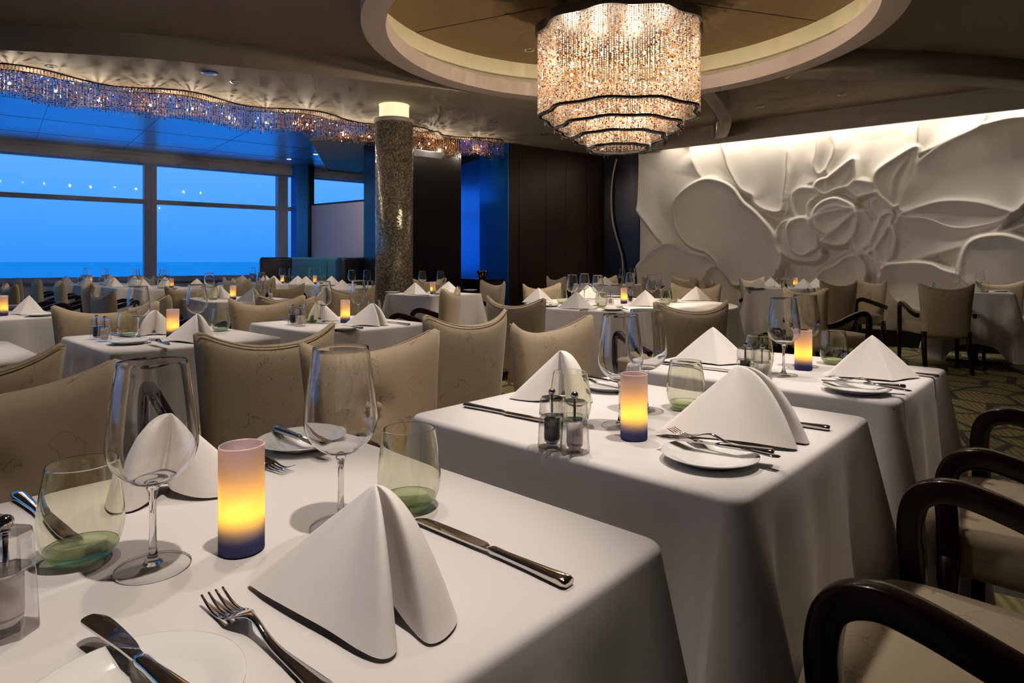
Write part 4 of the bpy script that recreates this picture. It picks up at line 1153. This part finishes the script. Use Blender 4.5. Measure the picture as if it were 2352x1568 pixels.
cut(K_KN, (1906, 989), (1700, 962), 'steel knife whose handle shows right of the second table napkin')
put(K_PL, 1400, 893, 'white bread plate at the back of the second table, behind the candle', group=GP)
cut(K_BK, (1345, 868), (1470, 893), 'butter knife on the back plate of the second table', lift=.0145)

table_uv(1.993, .712, 'the third table of the front row', 2)
put(K_WG, 1800, 862, 'wine glass left of the candle on the third table', group=GW)
put(K_WG, 1850, 842, 'wine glass behind the candle on the third table', .4, group=GW)
put(K_TU, 1743, 852, 'pale green tumbler behind the mills on the third table', group=GT)
put(K_TU, 1915, 835, 'pale green tumbler right of the candle on the third table', group=GT)
put_candle(1845, 849, 'glowing frosted candle holder on the third table')
put(K_PM, 1712, 872, 'black-filled pepper mill on the third table', .2, group='pepper mills')
put(K_SM, 1750, 880, 'white-filled salt mill on the third table', .5, group='salt mills')
put_nap('tent', 2010, 868, -4, 'white pyramid napkin in front of the knife at the right of the third table', 1.02)
put_nap('tent', 1638, 833, -16, 'white pyramid napkin at the left of the third table', .98)
put(K_PL, 1967, 900, 'white bread plate at the front of the third table', group=GP)
cut(K_BK, (2080, 892), (1893, 878), 'butter knife on the front plate of the third table', lift=.0145)
cut(K_FO, (2092, 902), (1895, 868), 'fork on the front plate of the third table', lift=.0165)
cut(K_KN, (2156, 868), (1990, 850), 'steel knife whose handle shows right of the third table napkin')
cut(K_KN, (1522, 836), (1690, 856), 'steel knife left of the mills on the third table')

# chairs round the front row
for (u, v, d, lab) in [(1.17, .105, 'v', 'dark-armed chair in the lower right corner, its pale seat against the second table'),
                       (1.975, .09, 'v', 'dark-armed chair behind the corner one, pushed to the third table')]:
    x, y = uv(u, v); chair(x, y, FACE[d], lab)
for (u, v, lab) in [(.215, 1.36, 'taupe chair at the left picture edge facing the nearest table, button showing'),
                    (1.10, 1.32, 'taupe chair with a button, facing the second table from behind'),
                    (1.87, 1.27, 'taupe chair facing the third table, beyond the mills')]:
    x, y = uv(u, v); chair(x, y, FACE['-v'], lab)

# ================================================================== SECOND ROW OF TABLES
for (u, v, lab) in [(.20, 2.26, 'taupe chair back at the left edge, just behind the nearest one'),
                    (1.01, 2.26, 'taupe chair back with contour pattern behind the nearest candle'),
                    (1.88, 2.24, 'taupe chair back between the first mosaic column and second table')]:
    x, y = uv(u, v); chair(x, y, FACE['v'], lab)
table_uv(.20, 2.93, 'the middle table cut by the left picture edge', 0)
table_uv(1.02, 2.925, 'the middle table with salt and pepper mills at left', 1)
table_uv(1.845, 2.93, 'the middle table near the mosaic column', 2)
T = 'the middle table at left'
put(K_WG, 318, 778, 'wine glass beside the tumbler, ' + T, group=GW)
put(K_WG, 452, 766, 'wine glass rising behind the napkin right of the candle, ' + T, group=GW)
put(K_TU, 293, 772, 'green tumbler between mills and wine glass, ' + T, group=GT)
put(K_TU, 507, 760, 'tumbler at the right end, ' + T, group=GT)
put_candle(397, 774, 'glowing frosted candle holder half hidden by a napkin, ' + T)
put(K_PM, 222, 779, 'pepper mill standing left of its salt mill, ' + T, .2, group='pepper mills')
put(K_SM, 240, 784, 'salt mill beside the pepper mill, ' + T, .4, group='salt mills')
put_nap('lobes', 360, 768, 8, 'white lobed napkin left of the candle, ' + T, .95)
put_nap('curl', 440, 784, -8, 'curled white napkin in front of the candle, ' + T, .95)
put(K_PL, 298, 789, 'white bread plate at the front edge, ' + T, group=GP)
cut(K_BK, (385, 792), (312, 776), 'butter knife on the front plate, ' + T, lift=.0145)
cut(K_FO, (388, 794), (325, 776), 'fork on the front plate, ' + T, lift=.0165)
cut(K_KN, (252, 768), (300, 774), 'knife behind the tumbler, ' + T)
T = 'the middle table before the column'
put(K_WG, 743, 742, 'wine glass beside the mills, ' + T, group=GW)
put(K_WG, 823, 736, 'wine glass right of the candle, ' + T, group=GW)
put(K_TU, 713, 741, 'tumbler left of the tall wine glass, ' + T, group=GT)
put(K_TU, 860, 733, 'tumbler behind the curled napkin, ' + T, group=GT)
put_candle(793, 741, 'glowing frosted candle holder, ' + T)
put(K_PM, 673, 746, 'black pepper mill, ' + T, .2, group='pepper mills')
put(K_SM, 690, 749, 'white salt mill, ' + T, .4, group='salt mills')
put_nap('lobes', 738, 737, 4, 'white napkin left of the candle, ' + T, .95)
put_nap('curl', 846, 747, 0, 'white napkin with its open end right, ' + T, .95)
put(K_PL, 790, 758, 'white bread plate at the front edge, ' + T, group=GP)
cut(K_BK, (832, 756), (768, 746), 'butter knife on the plate, ' + T, lift=.0145)
cut(K_KN, (940, 747), (870, 738), 'knife right of the open napkin, ' + T)
cut(K_KN, (643, 735), (690, 740), 'knife left of the mills, ' + T)
for (u, v, lab) in [(1.00, 3.50, 'wide taupe chair behind the mills of the middle left table'),
                    (1.84, 3.47, 'taupe chair behind the mills of the table before the column')]:
    x, y = uv(u, v); chair(x, y, FACE['-v'], lab)

# ================================================================== THIRD ROW
table_uv(.68, 4.85, 'the far table with a candle at the left picture edge', 0)
T = 'far table at the left edge'
put_candle(7, 725, 'glowing candle holder touching the left picture edge')
put_nap('tent', 62, 722, -8, 'white pyramid napkin right of the candle at the left picture edge', 1.0)
put(K_PL, 92, 726, 'bread plate beside the pyramid napkin, ' + T, group=GP)
put(K_PL, 26, 706, 'bread plate behind the pyramid napkin, ' + T, group=GP)
x, y = uv(2.41, 5.46); 
table_uv(2.41, 5.44, 'the far table between two rows of chair backs', 1)
T = 'far table before the right window'
put_candle(535, 688, 'small glowing candle holder, ' + T)
put_nap('lobes', 506, 686, 0, 'white napkin left of the candle, ' + T, 1.0)
put_nap('curl', 574, 694, -6, 'white napkin right of the candle, ' + T, .95)
put(K_WG, 481, 685, 'wine glass left of the napkins, ' + T, group=GW)
put(K_WG, 600, 681, 'wine glass right of the napkins, ' + T, group=GW)
put(K_TU, 489, 688, 'tumbler below the left wine glass, ' + T, group=GT)
put(K_TU, 594, 684, 'tumbler below the right wine glass, ' + T, group=GT)
put(K_SM, 622, 687, 'salt mill at the right end, ' + T, group='salt mills')
put(K_PM, 613, 686, 'pepper mill at the right end, ' + T, group='pepper mills')
chair_ear(672, 4.30, 137, 'taupe chair back right of the far table, arm curving beside it')
chair_ear(444, 5.55, -43, 'taupe chair at the left end of the far table, showing its front')
chair_ear(229, 4.75, 47, 'taupe side-facing chair between the two left window chairs and a wine glass')
chair_ear(348, 4.20, 47, 'taupe side-facing chair seen through the middle left wine glass')
# window tables
WT = [(207, 9.15), (257, 8.6), (325, 8.0), (394, 7.5)]
wt_names = ['farthest window table at left', 'second window table from the left', 'third window table from the left', 'window table just right of the mullion']
for i, ((px_, Y_), nm) in enumerate(zip(WT, wt_names)):
    X_ = (px_-HX)/F*Y_
    K_TB.place((X_, Y_, 0), math.atan2(AV[1], AV[0]), 'dining table under the cloth of the ' + nm, 'dining tables under cloths')
    c = link('tablecloth', CLM[i % 3], (X_, Y_, 0), (0, 0, math.atan2(AV[1], AV[0]))); tag(c, 'white tablecloth, ' + nm, 'tablecloth', 'white tablecloths')
    def onT(k, dx, dy, lab, g=None, rot=0):
        ob = k.place((X_+dx, Y_+dy, TZ+.0006), rot, lab + ', ' + nm, g, False); return ob
    c_ = onT(K_CA, 0, 0, 'tiny glowing candle holder', 'frosted candle holders')
    l = bpy.data.objects.new('candle_light', FL); COL.objects.link(l); l.location = (X_, Y_, TZ+.05)
    onT(K_N['tent'], -.27, -.12, 'white pyramid napkin left of the candle', GN, R(-6))
    onT(K_N['tent'], .26, .06, 'white pyramid napkin right of the candle', GN, R(-3))
    onT(K_WG, -.09, .04, 'wine glass left of the candle', GW)
    onT(K_WG, -.17, .12, 'second wine glass left of the candle', GW)
    onT(K_TU, -.08, -.08, 'tumbler in front of the wine glasses', GT)
    onT(K_PL, .12, -.24, 'bread plate at the front edge', GP)
for (px_, Y_, lab) in [(38, 8.2, 'farthest of the four chairs in line before the windows'), (82, 7.6, 'second farthest of the four chairs in line before the windows'),
                      (135, 6.95, 'third of the four chairs in line before the windows, arms showing'), (198, 6.45, 'nearest of the four chairs in line before the windows, half hidden')]:
    chair_ear(px_, Y_, 40, lab)
chair_ear(18, 6.1, 47, 'taupe chair at the far left edge, right behind the candle', detail=True)
chair_ear(343, 9.3, -130, 'small chair below the window mullion, facing the room')
# tables at the banquette
def small_table(px_, Y_, desc, i=0, rot=None):
    X_ = (px_-HX)/F*Y_; rot = math.atan2(AU[1], AU[0]) if rot is None else rot
    K_TB.place((X_, Y_, 0), rot, 'table under the cloth of the ' + desc, 'dining tables under cloths')
    c = link('tablecloth', CLM[i % 3], (X_, Y_, 0), (0, 0, rot)); tag(c, 'white tablecloth, ' + desc, 'tablecloth', 'white tablecloths')
def far_set(desc, wine=(), tum=(), nap=(), can=(), mil=(), pla=(), det=False):
    """picture positions of the feet of things on a table"""
    for k, (a, b, w) in enumerate(wine): put(K_WG, a, b, 'wine glass %s, %s' % (w, desc), group=GW, detail=det)
    for k, (a, b, w) in enumerate(tum): put(K_TU, a, b, 'tumbler %s, %s' % (w, desc), group=GT, detail=det)
    for (kd, a, b, yw, w) in nap: put_nap(kd, a, b, yw, 'white folded napkin %s, %s' % (w, desc))
    for (a, b, w) in can: put_candle(a, b, 'glowing candle holder %s, %s' % (w, desc), det)
    for (pp, a, b, w) in mil: put(K_PM if pp else K_SM, a, b, '%s mill %s, %s' % ('pepper' if pp else 'salt', w, desc), group='pepper mills' if pp else 'salt mills', detail=det)
    for (a, b, w) in pla: put(K_PL, a, b, 'bread plate %s, %s' % (w, desc), group=GP, detail=det)
def yb(Y_): return HY + F*(H-TZ)/Y_
small_table(572, 9.6, 'small table at the far window corner', 0)
far_set('far window corner table', wine=[(580, yb(9.55), 'on the left'), (597, yb(9.65), 'on the right')], nap=[('tent', 556, yb(9.35), 0, 'on the left'), ('tent', 609, yb(9.3), -5, 'on the right')])
small_table(648, 9.25, 'banquette table at left', 1)
small_table(738, 8.95, 'banquette table at right', 2)
far_set('left banquette table', wine=[(648, yb(9.2), 'behind the candle'), (670, yb(9.3), 'before the teal seat')], tum=[(660, yb(9.1), 'next to the candle')],
        nap=[('tent', 628, yb(8.95), 0, 'at the left end'), ('tent', 683, yb(8.95), -4, 'at the right end')], can=[(648, yb(9.05), 'in the middle')], mil=[(1, 633, yb(9.3), 'behind the napkin')])
far_set('right banquette table', wine=[(716, yb(8.9), 'left of the candle'), (741, yb(8.9), 'right of the candle')], tum=[(733, yb(8.8), 'next to the candle')],
        nap=[('tent', 702, yb(8.7), 0, 'at the left end'), ('tent', 761, yb(8.75), -4, 'at the right end')], can=[(723, yb(8.85), 'in the middle')], mil=[(0, 709, yb(9.1), 'behind the napkin')], pla=[(785, yb(8.6), 'at the right end')])
small_table(822, 8.0, 'table half hidden by the mosaic column', 0)
far_set('table beside the mosaic column', wine=[(808, yb(7.2), 'on the left'), (843, yb(7.2), 'on the right')], tum=[(852, yb(7.0), 'at the right end')], nap=[('tent', 785, yb(7.05), 0, 'at the left end')], mil=[(1, 858, yb(7.4), 'by the column')])
chair_ear(527, 8.6, 47, 'taupe chair by the right window pane, left of a pair')
chair_ear(549, 7.9, 47, 'taupe side-on chair by the right window pane, right of a pair')
chair_ear(606, 8.4, 47, 'side-on taupe chair just left of the banquette tables')
chair_ear(650, 6.05, 137, 'taupe chair back below the left banquette table')
chair_ear(812, 5.45, 137, 'taupe chair back left of the mosaic column')
# banquette
def banq():
    ob = bpy.data.objects.new('banquette', None); COL.objects.link(ob); ob.location = (0, 0, 0)
    tag(ob, 'teal velvet banquette with dark ends below the lilac partition', 'bench')
    A = (-3.80, 11.2); B = (-2.25, 10.02); d = Vector((B[0]-A[0], B[1]-A[1])); Lq = d.length; d.normalize()
    Lm = wall_local(A, (d.x, d.y))
    def sub(nm, L, m, bv): 
        me = boxes(nm, L, m, bv, True); me.transform(Lm); return link(nm, me, parent=ob)
    sub('back_cushion', [(0, Lq*.52, -.10, .06, .45, 1.13)], M['teal'], .04)
    sub('back_cushion', [(Lq*.525, Lq, -.10, .06, .45, 1.13)], M['teal'], .04)
    sub('seat_cushion', [(0, Lq, -.62, -.08, .28, .46)], M['teal'], .04)
    sub('end_panel', [(Lq+.005, Lq+.22, -.66, .09, 0, 1.12)], M['darkpanel'], .06)
    sub('base', [(0, Lq, -.55, .06, 0, .28)], M['darkpanel'], .005)
    me = boxes('end_panel', [(0, .52, -.14, .0, 0, 1.13)], M['darkpanel'], .04, True); me.transform(wall_local((-4.24, 10.72), (.83, .55))); link('end_panel', me, parent=ob)
banq()

# ================================================================== MIDDLE AND RIGHT
table_uv(4.13, 4.88, 'the table to the right of the mosaic column', 1)
T = 'table right of the mosaic column'
far_set(T, wine=[(970, 671, 'left of the candle'), (1012, 671, 'right of the candle')], tum=[(975, 673, 'below the left wine glass'), (1004, 677, 'next to the candle')],
        nap=[('tent', 953, 676, -4, 'at the left front'), ('tent', 1030, 672, 0, 'at the right')], can=[(994, 675, 'in the middle')], pla=[(900, 673, 'at the left end'), (1080, 668, 'at the right end')])
cut(K_KN, (985, 680), (950, 677), 'knife before the front napkin, ' + T)
chair_ear(985, 8.1, 260, 'taupe chair back peeking behind the table right of the column')
chair_ear(1041, 5.20, 170, 'slim side-on taupe chair right of the column table')
chair_ear(1136, 7.0, 215, 'taupe chair facing the column table, before the blue wall')
chair_ear(1175, 3.85, 47, 'taupe chair back before the round table, left of centre')
chair_ear(1241, 6.15, -52, 'taupe chair facing us before the dark wood wall')
chair_ear(1274, 9.0, 30, 'little chair far back against the dark wood wall')
# round table
RT = (.885, 4.84)
rcl = link('tablecloth', cloth_mesh(.78, .78, .52, round_=True, seed=5), (RT[0], RT[1], 0)); tag(rcl, 'white cloth on the round table beyond the second table', 'tablecloth', 'white tablecloths')
rtop = bpy.data.objects.new('round_table', None); COL.objects.link(rtop); rtop.location = (RT[0], RT[1], 0); tag(rtop, 'round dining table hidden under its cloth, centre of the room', 'table')
link('tabletop', lathe('tabletop', [(0, .715), (.765, .715), (.77, .72), (.77, .735), (.765, .738), (0, .738)], M['darkwood'], 64), parent=rtop)
link('column', lathe('column', [(.26, 0), (.25, .03), (.05, .06), (.045, .70), (.12, .714)], M['black'], 24), parent=rtop)
T = 'round table in the centre'
far_set(T, wine=[(1314, 698, 'farthest left'), (1342, 690, 'second from left'), (1373, 701, 'above the green tumbler'), (1447, 684, 'right behind the candle'), (1497, 697, 'right of the mills'), (1517, 690, 'farthest right')],
        tum=[(1291, 697, 'at the left'), (1381, 706, 'with strong green tint at the front'), (1528, 700, 'at the right'), (1546, 694, 'farthest right')],
        nap=[('tent', 1237, 695, -5, 'farthest left'), ('tent', 1324, 709, -8, 'at the front left'), ('tent', 1352, 686, 5, 'behind the front left one'), ('tent', 1484, 703, 8, 'behind the wide chair'), ('tent', 1600, 690, -5, 'farthest right')],
        can=[(1433, 697, 'in the middle')], mil=[(0, 1402, 699, 'left of the candle'), (1, 1448, 694, 'right of the candle')], pla=[(1408, 713, 'at the front edge'), (1262, 704, 'at the left edge'), (1410, 683, 'at the back')], det=True)
cut(K_KN, (1333, 715), (1386, 708), 'knife left of the front plate, ' + T)
cut(K_FO, (1442, 712), (1406, 704), 'fork on the front plate, ' + T, lift=.015)
cut(K_FO, (1280, 701), (1250, 706), 'fork by the left plate, ' + T)
chair_ear(1597, 3.46, 110, 'wide taupe chair back before the round table, right of centre')
chair_ear(1600, 6.1, 237, 'taupe chair at the far right of the round table, facing us')
# small table before the corner
small_table(1400, 8.8, 'small table in the far corner left of the relief', 2)
far_set('far corner table', wine=[(1428, yb(8.7), 'on the left'), (1452, yb(8.7), 'on the right')], tum=[(1424, yb(8.5), 'before the wine glasses')], nap=[('tent', 1390, yb(8.5), -4, 'in front')], pla=[(1415, yb(8.4), 'at the front edge')])
chair_ear(1391, 9.35, -43, 'taupe chair behind the far corner table')
chair_ear(1503, 8.5, 135, 'taupe chair before the left end of the relief wall')
chair_ear(1597, 8.35, 170, 'grey taupe side-on chair in front of the relief, left')
chair_ear(1632, 7.3, 150, 'taupe chair with dark curved arms left of the four-seat table')
chair_ear(1582, 8.9, 230, 'small chair back behind the two chairs before the relief')
# four-seat table by the relief
small_table(1795, 7.75, 'table for four before the flower relief', 0, R(-38))
far_set('table for four before the relief', wine=[(1779, yb(7.8), 'farthest left'), (1798, yb(7.7), 'second from left'), (1818, yb(7.8), 'left of the candle'), (1849, yb(7.8), 'right of the candle')],
        tum=[(1800, yb(7.5), 'in front of the glasses')], nap=[('tent', 1743, yb(7.55), 0, 'at the left'), ('tent', 1772, yb(7.9), 0, 'behind the left one'), ('tent', 1847, yb(7.5), 0, 'at the right'), ('tent', 1876, yb(7.7), 0, 'farthest right')],
        can=[(1827, yb(7.75), 'in the middle')], mil=[(1, 1806, yb(7.55), 'beside the tumbler')], pla=[(1722, yb(7.6), 'at the left end')])
chair_ear(1724, 8.5, -60, 'taupe chair between the table for four and the relief')
chair_ear(1842, 5.3, 20, 'slim side-on chair seen through the third table wine glasses')
chair_ear(1931, 6.85, 105, 'taupe chair back before the relief, right of the table for four')
chair_ear(2006, 7.40, 190, 'taupe chair turned sideways against the relief, dark arm showing')
# far right table
small_table(2236, 6.75, 'table at the far right of the room', 1, R(-33))
far_set('far right table', wine=[(2204, yb(6.7), 'on the left'), (2251, yb(6.7), 'on the right')], tum=[(2196, yb(6.75), 'behind the left wine glass'), (2262, yb(6.55), 'at the right')],
        nap=[('tent', 2212, yb(6.6), 10, 'on the left'), ('tent', 2242, yb(6.7), -10, 'on the right')], mil=[(0, 2144, yb(6.7), 'behind the chair back')], pla=[(2300, yb(6.7), 'at the right end')])
chair_ear(2177, 6.05, 78, 'taupe chair back standing before the far right table, dark arm at right')
chair_ear(2292, 7.10, 250, 'taupe chair behind the far right table')
# sinuous rod on the black wall
rp_ = [(1423, 367), (1415, 400), (1411, 440), (1411, 480), (1416, 520), (1427, 560), (1435, 590), (1438, 625), (1438, 660)]
def on_corner(px_, py_, d=.10):
    k_ = (px_-HX)/F
    # intersect with the relief plane continued to the corner
    s_ = (k_*FW0[1]-FW0[0])/(FE[0]-k_*FE[1])
    Y_ = FW0[1]+FE[1]*s_; X_ = k_*Y_
    return (X_+FN[0]*d, Y_+FN[1]*d, H-(py_-HY)*Y_/F)
path = smoothcurve([on_corner(a, b) for a, b in rp_], 6)
rod = link('sinuous_rod', sweep(path, .028, .028, M['rod'], 'sinuous_rod', up=(FN[0], FN[1], 0), nsec=8, power=2)); tag(rod, 'thin sinuous pale rod standing against the black wall left of the relief', 'wall ornament')
panel('trim_15', (1.56, 10.68), (2.055, 10.32), 0, ZC, M['black'], .012, 'black lacquer wall left of the relief')
